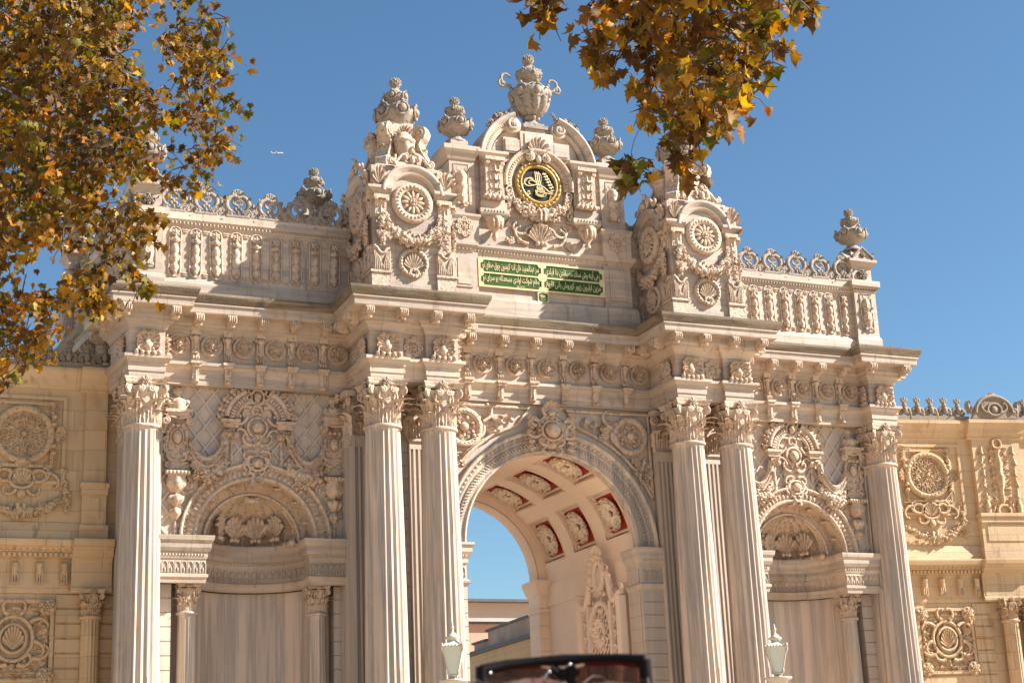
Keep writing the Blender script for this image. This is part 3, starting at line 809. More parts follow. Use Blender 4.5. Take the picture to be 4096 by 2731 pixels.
def make_great_urn():
    mb=MB(); 
    mb.box(-.3,.3,0,.08,-.25,.25); mb.box(-.24,.24,.08,.15,-.2,.2)
    mb.lathe([(.2,.14),(.17,.2),(.12,.25),(.15,.3),(.2,.33)],18); 
    for k in range(6): mb.ell(.15*sin(k*PI/3),.31,.15*cos(k*PI/3),.06)
    mb.lathe([(.12,.33),(.22,.40),(.33,.50),(.39,.64),(.41,.78)],80,lobes=10,amp=.24)
    mb.lathe([(.43,.77),(.47,.84),(.47,.95),(.38,1.05),(.24,1.09),(.16,1.14),(.14,1.22),(.18,1.28)],20)
    bosses(mb,.88,.43,7,.15,1.2)
    mb.lathe([(.18,1.24),(.26,1.3),(.3,1.38),(.28,1.48),(.16,1.55),(.11,1.6)],18); bosses(mb,1.4,.28,7,.085,1.0)
    for k in range(8):
        with mb.T(ry=2*PI*k/8):
            with mb.T(0,1.56,.1): mb.leaf(.09,.13,.1,2,n=4,m=2)
    pinecone(mb,1.66,.125,.26)
    for s in(-1,1):
        mb.curl(s*.4,.72,(.6 if s>0 else PI-.6),.55,s*3.2,s*1,.045,.035,0,n=14); 
        x,y=mb.curl(s*.46,1.08,(-.3 if s>0 else PI+.3),.62,s*3,s*7.5,.045,.025,0,n=18)
        mb.volute(s*.66,1.12,.14,s,0,.035,1.5,n=20,disc=False)
    return mb
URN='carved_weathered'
# ---------------------------------------------------------------- side parapets
def make_baluster():
    mb=MB()
    # sunk stadium frame
    pts=[]
    for k in range(9): a=PI*k/8; pts.append((.115*cos(a),.4+.115*sin(a),.012))
    for k in range(9): a=PI+PI*k/8; pts.append((.115*cos(a),-.4+.115*sin(a),.012))
    mb.tube(pts,.018,5,True)
    Pr=[(.02,-.42),(.065,-.4),(.085,-.33),(.075,-.28),(.035,-.25),(.05,-.22),(.085,-.17),(.09,-.09),(.06,-.05)]
    mb.lathe(Pr,14,lobes=4,amp=.22,a0=-PI/2,a1=PI/2)
    mb.lathe([(.06,-.05),(.085,.03),(.085,.09),(.05,.17),(.04,.2)],12,lobes=3,amp=.3,a0=-PI/2,a1=PI/2)
    mb.lathe([(.04,.19),(.09,.22),(.085,.26),(.05,.3)],12,lobes=5,amp=.4,a0=-PI/2,a1=PI/2)
    with mb.T(0,-.05,.06): mb.leaf(.12,.18,.2,2,n=5,m=4)
    with mb.T(0,.28,.06,rot=PI): mb.leaf(.16,.14,.3,2,n=5,m=4)
    mb.flower(0,.38,.05,.085,0,6)
    mb.ell(0,-.43,.05,.045,.04,.05); return mb
def make_post_drop():
    mb=MB()
    mb.tube([(-.16,.5,.01),(.16,.5,.01),(.16,-.44,.01),(-.16,-.44,.01)],.012,4,True)
    for s in(-1,1): mb.volute(s*.08,.4,.055,s,.05,.018,1.3,n=12); mb.volute(s*.08,-.38,.055,-s,.05,.018,1.3,n=12)
    mb.lathe([(.05,-.38),(.1,-.25),(.125,-.12),(.1,0),(.07,.05),(.11,.12),(.1,.25),(.05,.38)],14,lobes=4,amp=.12,a0=-PI/2,a1=PI/2)
    mb.ring(0,.16,.1,.05,.018,12,5); mb.ring(0,-.12,.11,.06,.018,12,5)
    for s in(-1,1):
        with mb.T(s*.05,.0,.08,rot=-s*.4): mb.leaf(.1,.2,.3,2,n=5,m=4)
    return mb
def make_crest():
    """openwork cresting piece .6 m high: two C scrolls round an oval, volutes below, palmette above"""
    mb=MB(); z=0
    for s in(-1,1):
        P=[]
        for i in range(15):
            a=-PI*.42+PI*.92*i/14; P.append((s*(.02+.215*cos(a)),.27+.19*sin(a),z))
        mb.tube(P,[.038+.02*sin(PI*i/14) for i in range(15)],6)
        mb.curl(s*.03,.455,(PI*.2 if s>0 else PI*.8),.12,s*2,s*-5,.03,.02,z,n=7)
        mb.curl(s*.1,.12,(.1 if s>0 else PI-.1),.34,s*-3.2,s*6.5,.044,.028,z,n=14)
        mb.curl(s*.24,.1,(-1.2 if s>0 else PI+1.2),.2,-s*3,-s*6,.036,.022,z,n=10)
        for q in (.25,.55,.85,1.15):
            a=-PI*.42+PI*.92*q/1.3
            with mb.T(s*(.02+.22*cos(a)),.27+.195*sin(a),.02,rot=a-PI/2 if s>0 else PI/2-a): mb.leaf(.1,.1,.4,2,out=.3,n=4,m=4)
        mb.curl(s*.02,.24,(.5 if s>0 else PI-.5),.2,s*2,s*6,.022,.016,z,n=9,m=5)
        mb.ell(s*.045,.43,.01,.045,.04,.045); mb.ell(s*.05,.16,.01,.04,.05,.045)
        mb.ell(s*.14,.06,0,.045,.045,.05)
    mb.ring(0,.315,0,.09,.03,16,5,1.15,.8)
    mb.ell(0,.2,0,.04,.055,.05); mb.ell(0,.1,0,.035,.06,.05); mb.ell(0,.42,.02,.04,.045,.05)
    for k in range(5):
        with mb.T(0,.46,.0,rot=(k-2)*.55): mb.ell(0,.085,0,.022,.07,.028,n=6,m=4)
    mb.ring(0,.53,0,.075,.016,14,5,1.1,.9)
    mb.box(-.24,.24,-.01,.035,-.04,.04)
    return mb
def make_fan():
    mb=MB(); 
    for k in range(5):
        with mb.T(0,.02,0,rot=(k-2)*-.26): mb.ell(0,.18-.02*abs(k-2),0,.034,.15,.036,n=6,m=5)
    mb.box(-.06,.06,0,.06,-.03,.03); return mb
def eggs(mb,x0,x1,y,z,step=.075,r=.026):
    n=int((x1-x0)/step)
    for k in range(n): mb.ell(x0+(k+.5)*(x1-x0)/n,z,y,r,r*1.35,r*.9,n=6,m=3); 
PPROF=[(-.3,11.66),(.07,11.66),(.07,12.0),(.05,12.04),(.02,12.08),(0,12.12),(0,13.2),(.02,13.21),(.03,13.25),(.07,13.3),(.09,13.33),(.09,13.37),(.07,13.38),(.07,13.5),(-.15,13.52)]
for s in(-1,1):
    mb=MB(False)
    xs=sorted((s*8.2,s*4.3)); sweep(mb,[(xs[0],.02),(xs[1],.02)],PPROF)
    mb.st.append(FR); eggs(mb,xs[0],xs[1],.03,13.27); mb.st.pop()
    pa=G('parapet',mb,'marble',('parapet left of the towers, half in shade' if s<0 else 'parapet right of the towers'))
    mb=MB(False); x0=s*8.81
    a,b=(s*8.82,.05),(s*9.2,4.6)
    sweep(mb,[b,a] if s<0 else [a,b],PPROF); side=G('return_parapet',mb,'marble')
    bx=[s*(7.94-.413*k) for k in range(9)]
    for x in bx: put('baluster_relief',make_baluster,'carved',pa,(x,.02,12.66))
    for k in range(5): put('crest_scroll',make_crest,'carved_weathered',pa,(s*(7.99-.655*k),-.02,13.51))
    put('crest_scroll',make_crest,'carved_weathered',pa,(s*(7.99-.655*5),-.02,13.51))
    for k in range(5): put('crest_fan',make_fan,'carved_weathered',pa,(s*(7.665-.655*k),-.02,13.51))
    def stud():
        m=MB(); m.rosette(0,0,0,.05,1,.6,ring=True); return m
    for x in bx[:-1]:
        for y in (12.19,13.1): put('parapet_stud',stud,'carved',pa,(x-s*.206,.02,y))
    ang=math.atan2(b[0]-a[0],b[1]-a[1])
    for k in range(9):
        t=(k+.9)/10; put('baluster_relief',make_baluster,'carved',side,(a[0]+(b[0]-a[0])*t,a[1]+(b[1]-a[1])*t,12.66),s*PI/2-ang)
    for k in range(7):
        t=(k+.6)/7.4; put('crest_scroll',make_crest,'carved_weathered',side,(a[0]+(b[0]-a[0])*t-s*.04,a[1]+(b[1]-a[1])*t,13.51),s*PI/2-ang)
        t=(k+1.1)/7.4; put('crest_fan',make_fan,'carved_weathered',side,(a[0]+(b[0]-a[0])*t-s*.04,a[1]+(b[1]-a[1])*t,13.51),s*PI/2-ang)
# corner pedestals with urns
def make_pedestal():
    mb=MB(False); h=.30
    sq=lambda e:[(-e,e),(-e,-e),(e,-e),(e,e)]
    sweep(mb,sq(.3),[(.0,11.66),(.04,11.66),(.04,12.04),(.02,12.1),(0,12.13),(0,13.22),(.02,13.24),(.03,13.28),(.08,13.34),(.1,13.36),(.1,13.5),(-.03,13.52),(-.03,13.82),(0,13.86),(.06,13.95),(.09,13.98),(.09,14.05),(-.1,14.06),(-.12,14.3)],closed=True)
    mb.add([(-.18,-.18,14.3),(.18,-.18,14.3),(.18,.18,14.3),(-.18,.18,14.3)],[(0,1,2,3)],False)
    for k in range(4):
        with mb.T():
            mb.st.append(mb.st[-1]@np.array(Matrix.Rotation(k*PI/2,4,'Z')))
            y0=-.37
            mb.add([(-.3,y0,14.05),(.3,y0,14.05),(0,y0,14.34),(-.3,-.1,14.05),(.3,-.1,14.05),(0,-.1,14.34)],[(0,1,2),(0,2,5,3),(1,4,5,2)],False)
            mb.st.append(FR)
            mb.tube([(-.3,14.07,.39),(0,14.34,.39),(.3,14.07,.39)],.03,4); mb.rosette(0,14.15,.37,.075,6,.6)
            with mb.T(.34,14.04,.34,ry=PI/4): mb.leaf(.2,.26,.2,2,n=5,m=4)
            mb.rosette(0,13.67,.28,.14,6,.6)
            for j in range(8): mb.ell((j-3.5)*.08,13.29,.33,.025,.035,.025,n=6,m=3)
            mb.st.pop(); mb.st.pop()
    return mb
pd0=None
for x,y in ((-8.5,.2),(8.5,.2),(-9.15,4.7),(9.15,4.7)):
    if pd0 is None:
        pd0=obj('corner_pedestal',make_pedestal(),'marble',gate,loc=(x,y,0)); obj('finial_urn',make_urn(),URN,pd0,loc=(0,0,14.36))
        obj('pedestal_relief',make_post_drop(),'carved',pd0,loc=(0,-.3,12.68)); r_=obj('pedestal_relief',pd0.children[-1].data and make_post_drop(),'carved',pd0,loc=(-.3,0,12.68),rz=-PI/2)
    else: dup(pd0,gate,(x,y,0))
# plain pedestals with urns behind the side parapets
URNME=None
for s in(-1,1):
    mb=MB(False); mb.box(-.28,.28,-.28,.28,11.66,14.2); mb.box(-.34,.34,-.34,.34,14.2,14.34)
    q=G('rear_pedestal',mb,'marble',loc=(s*4.63,1.5,0)); u=obj('finial_urn',make_urn(),URN,q,loc=(0,0,14.34)) if s<0 else dup(u,q,(0,0,14.34))
# ---------------------------------------------------------------- clock-like wheel towers
TX=3.4
def make_wheel():
    mb=MB(); R=.37
    mb.lathe_z([(R+.07,0),(R+.07,.05),(R+.04,.09),(R-.0,.1),(R-.1,.08),(R-.11,.02)],36)
    for k in range(26):
        a=2*PI*k/26
        with mb.T((R-.035)*cos(a),(R-.035)*sin(a),.1,rot=a): mb.ell(0,0,0,.038,.022,.022,n=6,m=4)
    for k in range(12):
        with mb.T(0,0,.0,rot=2*PI*k/12): mb.ell(0,.165,.06,.04,.095,.045,n=8,m=5)
    mb.lathe_z([(.08,0),(.08,.11),(.06,.13),(.045,.11),(0,.11)],16); mb.ell(0,0,.12,.035); return mb
def tower_side(mb):
    """everything modelled on one face of the tower, local frame: x across, y = world z, z out of the face plane"""
    # pilaster strips and small capitals
    for s in(-1,1):
        mb.box(s*.896,s*.5,11.66,12.1,0,.06) ; mb.box(s*.925,s*.48,12.1,12.15,0,.09)
        # scrolled feet
        mb.prism([(s*.86,12.15),(s*.86,12.68),(s*.80,12.7),(s*.74,12.6),(s*.68,12.55),(s*.6,12.62),(s*.54,12.64),(s*.5,12.58),(s*.5,12.15)],0,.07)
        for d in(-1,1):
            for k in range(4): mb.tube([(s*(.68+d*(.03+.04*k)),12.18,.08),(s*(.68+d*(.04+.035*k)),12.3+.02*k,.09),(s*(.68+d*(.07+.032*k)),12.42+.02*k,.09),(s*(.68+d*(.1+.02*k)),12.5+.02*k,.08)],.016,4)
        mb.tube([(s*.84,12.66,.08),(s*.78,12.6,.09),(s*.74,12.53,.09),(s*.68,12.5,.09),(s*.62,12.53,.09),(s*.58,12.6,.09),(s*.52,12.62,.08)],.03,5)
        mb.volute(s*.68,12.24,.06,s,.08,.018,1.2,n=10)
        # little capital with hanging fruit
        mb.box(s*.8,s*.56,13.3,13.8,0,.04)
        for k in(-1,0,1):
            with mb.T(s*.68+k*.08,13.5,.05): mb.leaf(.1,.2,.45,2,out=.1,n=6,m=4)
        mb.box(s*.84,s*.52,13.68,13.76,0,.12); mb.volute(s*.8,13.66,.05,-s,.12,.016,1.2,n=10); mb.volute(s*.56,13.66,.05,s,.12,.016,1.2,n=10)
        with mb.T(s*.68,13.5,.06,rot=PI): mb.leaf(.2,.22,.3,3,out=.1,n=6,m=4)
        mb.garland([(s*.68,13.32),(s*.69,13.0),(s*.67,12.68)],.075,.115,5+s,1.5,.06)
        # acroterion leaf over each corner
        mb.box(s*.86,s*.56,13.96,14.42,-.3,.03)
        with mb.T(s*.72,14.0,.05): mb.shell(.3,.36,.1,5,False)
        mb.volute(s*.62,14.06,.06,-s,.08,.018,1.3,n=10)
    # swag
    mb.garland([(-.6,13.4),(-.52,13.1),(-.36,12.93),(-.15,12.83),(.0,12.8),(.15,12.83),(.36,12.93),(.52,13.1),(.6,13.4)],.06,.16,17,2.2,.05)
    # shell in a beaded round frame
    mb.lathe_z([(.31,0),(.31,.05),(.27,.08),(.22,.05),(.22,.01)],28) if 0 else None
    with mb.T(0,12.37,0):
        mb.lathe_z([(.32,0),(.32,.05),(.28,.075),(.235,.05),(.23,.0)],30)
        for k in range(22):
            a=2*PI*k/22; mb.ell(.275*cos(a),.275*sin(a),.07,.026,.026,.026,n=6,m=3)
        with mb.T(0,-.16,0): mb.shell(.42,.33,.07,9)
        mb.curl(-.02,-.3,PI*.9,.24,-2,-5,.035,.02,.06); mb.curl(.02,-.3,PI*.1,.24,2,5,.035,.02,.06)
def make_tower():
    mb=MB(False); B=.84; yc=-.53
    sq=lambda e:[(-e,e+yc),(-e,-e+yc),(e,-e+yc),(e,e+yc)]
    mb.box(-B,B,yc-B,yc+B,11.66,14.0)
    mb.box(-B-.0,B+.0,yc-B,yc+B,14.0,14.42)
    for k in range(4):
        mb.st.append(np.array(Matrix.Translation((0,yc,0))@Matrix.Rotation(k*PI/2,4,'Z')@Matrix.Translation((0,-B,0))))
        # short cornices on each side of the arch + the arch itself
        for s in(-1,1):
            pr=[(0,13.76),(.03,13.78),(.05,13.82),(.1,13.86),(.13,13.9),(.13,13.96),(0,13.97)]
            x0,x1=sorted((s*.98,s*.46)); sweep(mb,[(x0,0),(x1,0)],pr)
        archs(mb,0,13.8,[(.45,-.0),(.45,-.06),(.5,-.1),(.56,-.08),(.6,-.13),(.67,-.15),(.68,-.13),(.68,.3)],a0=.1,a1=PI-.1,n=32)
        mb.add([(.45*cos(a),-.012,13.8+.45*sin(a)) for a in [PI*i/24 for i in range(25)]],[tuple(range(25))],False)
        mb.st.append(FR)
        for j in range(30):
            a=.15+(PI-.3)*(j+.5)/30
            with mb.T(.56*cos(a),13.8+.56*sin(a),.1,rot=a): mb.box(-.035,.035,-.014,.014,0,.02)
        for s in(-1,1):
            for j in range(7): mb.box(s*(.5+.06*j),s*(.53+.06*j),13.8,13.86,.05,.115)
        mb.st.pop(); mb.st.pop()
    return mb
def make_tower_relief():
    mb=MB(); tower_side(mb); return mb
def make_console_big():
    """tall S console standing at each corner of the tower top, profile in local xy, outwards = +x"""
    mb=MB(); w=.13
    def S(t): # returns centre line
        pass
    P=[(.0,.0),(.32,0),(.38,.08),(.36,.2),(.28,.28),(.22,.4),(.16,.55),(.2,.68),(.28,.76),(.32,.88),(.28,1.0),(.18,1.06),(.06,1.04),(0,.98)]
    mb.prism(P,-w,w)
    for z,d in((w,1),(-w,-1)):
        with mb.T(0,0,z,ry=0 if d>0 else PI):
            mb.volute(d*.17,.88,.15,-d,.0,.03,1.8,n=20,disc=False); mb.volute(d*.2,.14,.14,d,.0,.03,1.8,n=20,disc=False)
            mb.tube([(d*.28,.28,.0),(d*.2,.45,.01),(d*.15,.6,.01),(d*.22,.74,0)],.025,5)
    with mb.T(.2,.22,0,ry=PI/2,rx=-.2): mb.leaf(.3,.4,.3,3,out=.0,n=7,m=6)
    mb.ell(.2,.9,0,.14,.14,w*1.1,n=12,m=5)
    return mb
def make_tower_top():
    mb=MB(False); yc=-.53
    sq=lambda e:[(-e,e+yc),(-e,-e+yc),(e,-e+yc),(e,e+yc)]
    sweep(mb,sq(.42),[(.3,14.42),(.3,14.52),(.12,14.62),(.03,14.75),(-.04,14.9),(-.1,15.2),(-.02,15.45),(-.02,15.55),(-.14,15.6),(-.14,15.72)],closed=True)
    mb.st.append(np.array(Matrix.Translation((0,yc,0)))@FR)
    for k in range(4):
        with mb.T(ry=k*PI/2):
            # scroll crest over the arch
            with mb.T(0,14.45,.92):
                for s in(-1,1):
                    mb.curl(s*.05,.28,(.2 if s>0 else PI-.2),.42,s*-2.2,s*1.5,.04,.035,0,n=12); mb.volute(s*.42,.08,.1,s,0,.03,1.5,n=16)
                    mb.curl(s*.1,.06,(.3 if s>0 else PI-.3),.3,s*2,s*5,.03,.02,.02); mb.ell(s*.14,.18,.03,.05,.07,.05)
                mb.ell(0,.14,.04,.06,.1,.06); mb.ell(0,.33,.02,.07,.05,.05)
                with mb.T(0,.28,0): mb.leaf(.14,.2,.4,2,out=.1,n=5,m=4)
            # gadrooned half urn with a shell lid under the finial
            with mb.T(0,14.78,.42):
                mb.lathe([(.03,-.02),(.08,.03),(.17,.14),(.22,.28),(.22,.36)],24,lobes=6,amp=.2); mb.lathe([(.22,.36),(.26,.39),(.26,.44),(.22,.46)],18)
                with mb.T(0,.46,.06): mb.shell(.36,.27,.12,7)
                mb.lathe([(.22,.45),(.15,.6),(.06,.68),(0,.72)],14)
                mb.ell(0,-.06,.0,.06)
            for s in(-1,1): mb.tube([(s*.28,14.62,.6),(s*.2,14.9,.5)],[.05,.03],6)
    mb.st.pop(); return mb
def make_small_tip():
    mb=MB(); mb.lathe([(.12,0),(.14,.1),(.09,.16),(.13,.22),(.1,.32),(.02,.42)],10,lobes=4,amp=.3); 
    for s in(-1,1):
        with mb.T(s*.08,0,0,rot=-s*.5): mb.leaf(.16,.26,.3,2,n=5,m=4)
    return mb
t0=None
for s in(-1,1):
    if t0 is None:
        t0=G('wheel_tower',make_tower(),'marble','wheel tower to the left of the crowning pediment',loc=(-TX,0,0))
        rel=obj('tower_relief',make_tower_relief(),'carved',t0,loc=(0,-.53-.84,0)); wh=obj('wheel_rosette',make_wheel(),'carved',t0,loc=(0,-.53-.84-.02,13.66))
        for k,(x,y) in ((1,(.84,-.53)),(2,(0,.31)),(3,(-.84,-.53))):
            dup(rel,t0,(x,y,0),k*PI/2); dup(wh,t0,(x*1.02,y,13.66),k*PI/2)
        tt=obj('tower_crown',make_tower_top(),'carved',t0)
        cb=make_console_big(); 
        for k in range(4):
            a=PI/4+k*PI/2; o_=obj('scroll_console',cb,'carved',t0,loc=(.42*cos(a),-.53+.42*sin(a),14.55),rz=a) if k==0 else dup(o_,t0,(.42*cos(a),-.53+.42*sin(a),14.55),a)
        obj('finial_urn',make_tower_urn(),URN,t0,loc=(0,-.53,15.68))
    else: dup(t0,gate,(TX,0,0),label='wheel tower to the right of the crowning pediment, its top behind the leaves')
# ---------------------------------------------------------------- crowning frontispiece
FY=-.15
mb=MB(False)
mb.box(-1.62,1.62,FY,.5,11.66,15.5)
for s in(-1,1): mb.box(s*1.52,s*2.1,FY+.0-.08,.5,13.4,15.35); mb.box(s*1.5,s*2.17,FY-.05,.55,11.66,13.2)
for s in(-1,1): mb.box(s*2.1,s*2.6,.1,.45,11.66,13.3+.0)
fp=[(-2.6,.1),(-2.17,.1),(-2.17,FY-.05),(-1.62,FY-.05),(-1.62,FY),(1.62,FY),(1.62,FY-.05),(2.17,FY-.05),(2.17,.1),(2.6,.1)]
sweep(mb,fp,[(0,11.66),(.1,11.66),(.1,12.15),(.08,12.2),(.03,12.24),(0,12.26)])
sweep(mb,fp,[(0,13.18),(.02,13.2),(.03,13.24),(.08,13.3),(.1,13.33),(.1,13.4),(0,13.43)])
for s in(-1,1):
    sweep(mb,[(s*1.83-.29,.5),(s*1.83-.29,FY-.08),(s*1.83+.29,FY-.08),(s*1.83+.29,.5)],[(0,13.4),(.06,13.4),(.06,13.9),(.1,13.98),(.1,14.03),(.0,14.08)])
    sweep(mb,[(s*1.83-.29,.5),(s*1.83-.29,FY-.08),(s*1.83+.29,FY-.08),(s*1.83+.29,.5)],[(0,15.28),(.03,15.3),(.05,15.36),(.1,15.44),(.13,15.5),(.13,15.6),(-.3,15.63)])
    mb.box(s*1.83-.2,s*1.83+.2,-.2,.25,15.6,15.78)
    # volute flank between pier and tower
    # pilaster block that carries the pediment
    x0,x1=s*1.11-.27,s*1.11+.27; mb.box(x0,x1,FY-.12,.3,14.0,15.4); 
    sweep(mb,[(x0,.3),(x0,FY-.12),(x1,FY-.12),(x1,.3)],[(0,15.36),(.03,15.4),(.06,15.46),(.1,15.5),(.1,15.56),(0,15.58)])
    sweep(mb,[(x0,.3),(x0,FY-.12),(x1,FY-.12),(x1,.3)],[(-.02,14.0),(.05,14.06),(.07,14.1),(.07,14.2),(.03,14.22),(.03,14.38)])
    # raised panel on the plinth zone
    mb.box(s*1.83-.2,s*1.83+.2,FY-.075,FY-.05,12.4,13.1); mb.box(s*1.83-.15,s*1.83+.15,FY-.09,FY-.075,12.46,13.04)
mb.st.append(FR); eggs(mb,-1.6,1.6,.19,13.26,.075,.03); 
for s in(-1,1):
    eggs(mb,*sorted((s*2.16,s*1.64)),.24,13.26,.075,.03); eggs(mb,*sorted((s*2.1,s*1.56)),.3,15.42,.06,.02); eggs(mb,*sorted((s*1.36,s*.86)),.34,14.15,.07,.024)
mb.st.pop()
fr=G('frontispiece',mb,'marble','crowning block of the gate carrying the green inscription')
# broken segmental pediment with volutes
mb=MB(False)
for s in(-1,1):
    a0,a1=(.12,1.2)
    P=[]
    for i in range(25):
        a=a0+(a1-a0)*i/24
        P.append([(s*(.05+r*cos(a)),y,15.38+r*.93*sin(a)) for r,y in ((1.08,.3),(1.08,-.22),(1.13,-.26),(1.2,-.22),(1.24,-.3),(1.32,-.36),(1.36,-.36),(1.38,-.3),(1.38,.5))])
    mb.grid(P,True)
    mb.st.append(FR)
    for i in range(22):
        a=a0+(a1-a0-.06)*(i+.5)/22
        with mb.T(s*(.05+1.2*cos(a)),15.38+1.2*.93*sin(a),.24,rot=(a if s>0 else PI-a)): mb.box(-.03,.03,-.016,.016,0,.03)
    with mb.T(s*.56,16.29,.25):
        mb.lathe_z([(.2,-.5),(.2,.0),(.17,.03),(.13,.0),(.11,.03),(.1,.05)],28); mb.volute(0,0,.18,s,.03,.045,1.5,n=24); mb.rosette(0,0,.04,.08,6,.6,ring=False)
    mb.st.pop()
    mb.box(s*.38,s*.8,-.24,.3,15.62,15.98); mb.box(s*.42,s*.76,-.26,-.24,15.66,15.94)
    mb.prism
mb.box(-.4,.4,-.27,.3,15.62,16.16); mb.box(-.3,.3,-.29,-.27,15.86,16.12)
mb.box(-.24,.24,-.2,.25,16.16,16.3)
pts=[(-1.2,15.4)]+[(1.1*cos(PI-PI*i/20),15.38+1.1*.93*sin(PI-PI*i/20)) for i in range(21)]+[(1.2,15.4)]
mb.st.append(FR); mb.prism(pts,-.3,.16); mb.st.pop()
pdm=obj('broken_pediment',mb,'marble',fr)
for s in(-1,1):
    mb=MB()
    mb.garland([(s*.62,16.56),(s*.85,16.5),(s*1.08,16.28)],.11,.14,50+s,2.4,.1); mb.garland([(s*.5,16.8),(s*.56,16.68),(s*.62,16.56)],.03,.05,60,1.2,.05)
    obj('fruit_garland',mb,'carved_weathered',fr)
obj('great_urn',make_great_urn(),URN,fr,loc=(0,0,16.28),label='largest urn, on top of the pediment')
for s in(-1,1):
    if s<0: us=obj('finial_urn',make_urn(),URN,fr,loc=(s*1.83,.02,15.78))
    else: dup(us,fr,(s*1.83,.02,15.78))
# medallion surround: arch, shell and garland
mb=MB(False)
archs(mb,0,14.93,[(.62,FY),(.62,-.2),(.66,-.24),(.74,-.22),(.76,-.3),(.82,-.33),(.84,-.3),(.84,FY)],a0=-.15,a1=PI+.15,n=44)
mb.st.append(FR)
for j in range(34):
    a=-.1+(PI+.2)*(j+.5)/34
    with mb.T(.70*cos(a),14.93+.70*sin(a),.23,rot=a): mb.box(-.03,.03,-.02,.02,0,.025)
for s in(-1,1):
    mb.volute(s*.2,15.55,.14,-s,.3,.04,1.6,n=22); mb.rosette(s*.2,15.55,.32,.08,6,.6,ring=False)
    for k in range(3): mb.ring(s*(.72-.02*k),14.72-.09*k,.26,.07,.022,12,5,1,1.2)
with mb.T(0,15.6,.24): mb.shell(.52,.4,.12,7,False)
mb.ell(0,15.5,.3,.07,.1,.07)
mb.st.pop()
obj('medallion_arch',mb,'carved',fr)
mb=MB()
mb.garland([(-.66,14.5),(-.5,14.36),(-.28,14.24),(0,14.18),(.28,14.24),(.5,14.36),(.66,14.5)],.12,.2,77,2.0,.2)
for s in(-1,1): mb.garland([(s*.72,14.62),(s*.76,14.4),(s*.74,14.14)],.08,.12,90+s,1.6,.18)
for x in(-.05,.05): mb.tube([(x,14.34,.3),(x*1.1,14.2,.42),(x,14.04,.38)],.03,5)
obj('fruit_swag',mb,'carved',fr)
mb=MB()
for s in(-1,1):
    mb.curl(s*.3,13.52,(.1 if s>0 else PI-.1),.62,s*1.2,s*6,.05,.03,.2,n=18); mb.curl(s*.35,13.8,(-.9 if s>0 else PI+.9),.5,s*2.6,s*5,.045,.025,.2); mb.volute(s*.72,13.55,.11,-s,.2,.03,1.6)
    mb.curl(s*.2,13.92,(0 if s>0 else PI),.32,s*-1.5,s*-6,.045,.025,.2); mb.ell(s*.12,13.95,.22,.07,.06,.06)
    for k in range(3):
        with mb.T(s*(.5+.12*k),13.52,.2,rot=-s*(.2+.3*k)): mb.leaf(.12,.18,.3,2,out=.2,n=5,m=4)
    with mb.T(s*.62,13.9,.16,rot=-s*1.0): mb.leaf(.16,.25,.4,3,out=.1,n=6,m=4)
with mb.T(0,13.54,.16): mb.shell(.62,.42,.12,9)
mb.ell(0,13.98,.24,.08,.07,.07)
obj('scallop_relief',mb,'carved',fr)
def make_ped_console():
    mb=MB(); w=.2
    mb.prism([(-w,-.45),(w,-.45),(w,.42),(-w,.42)],0,.1)
    mb.box(-w-.03,w+.03,.42,.5,0,.2)
    for s in(-1,1): mb.volute(s*w*.9,.36,.07,-s,.16,.022,1.4,n=12)
    for j in range(4):
        with mb.T(0,.36-.2*j,.14-.02*j,rot=PI): mb.leaf(.2,.26,.15,3,out=.05,n=6,m=4)
        for s in(-1,1):
            with mb.T(s*.13,.34-.2*j,.1,rot=PI-s*.25): mb.leaf(.13,.24,.25,3,out=.05,n=6,m=4)
    for k in range(4): mb.ell((k-1.5)*.11,-.44,.15,.055,.06,.06)
    mb.ell(-.24,-.42,.12,.05); mb.ell(.24,-.42,.12,.05)
    # vase hanging below the block
    mb.lathe([(.0,-1.42),(.05,-1.38),(.07,-1.3),(.04,-1.24),(.07,-1.2),(.16,-1.08),(.2,-.96),(.2,-.88)],16,lobes=4,amp=.2,a0=-PI/2,a1=PI/2)
    for s in(-1,1): mb.ell(s*.09,-1.06,.16,.055,.13,.06)
    mb.ell(0,-1.04,.19,.055,.14,.06)
    return mb
def make_pier_drop():
    mb=MB(); mb.tube([(-.17,.56,.005),(.17,.56,.005),(.17,-.42,.005),(-.17,-.42,.005)],.012,4,True)
    for s in(-1,1): mb.volute(s*.09,.42,.055,s,.05,.018,1.3,n=12); mb.volute(s*.1,-.36,.05,-s,.05,.016,1.3,n=12)
    mb.lathe([(.05,-.38),(.1,-.28),(.11,-.18),(.07,-.08),(.12,-.02),(.13,.06),(.08,.1),(.12,.2),(.13,.28),(.09,.36),(.05,.4)],14,lobes=4,amp=.1,a0=-PI/2,a1=PI/2)
    mb.ring(0,.26,.1,.05,.018,12,5); mb.ring(0,-.2,.1,.045,.015,12,5); return mb
for s in(-1,1):
    put('leaf_console',make_ped_console,'carved',fr,(s*1.11,FY-.12,14.88)); put('pier_relief',make_pier_drop,'carved',fr,(s*1.83,FY-.08,14.64)); put('pier_flower',make_flower,'carved',fr,(s*1.83,FY-.14,13.72))
    mb=MB(); mb.prism([(s*2.1,13.4),(s*2.1,14.4),(s*2.2,14.42),(s*2.3,14.3),(s*2.3,14.1),(s*2.45,13.95),(s*2.6,13.4)],-.2,.0); mb.volute(s*2.2,14.25,.13,s,0,.03,1.5)
    obj('flank_scroll',mb,'marble',fr)
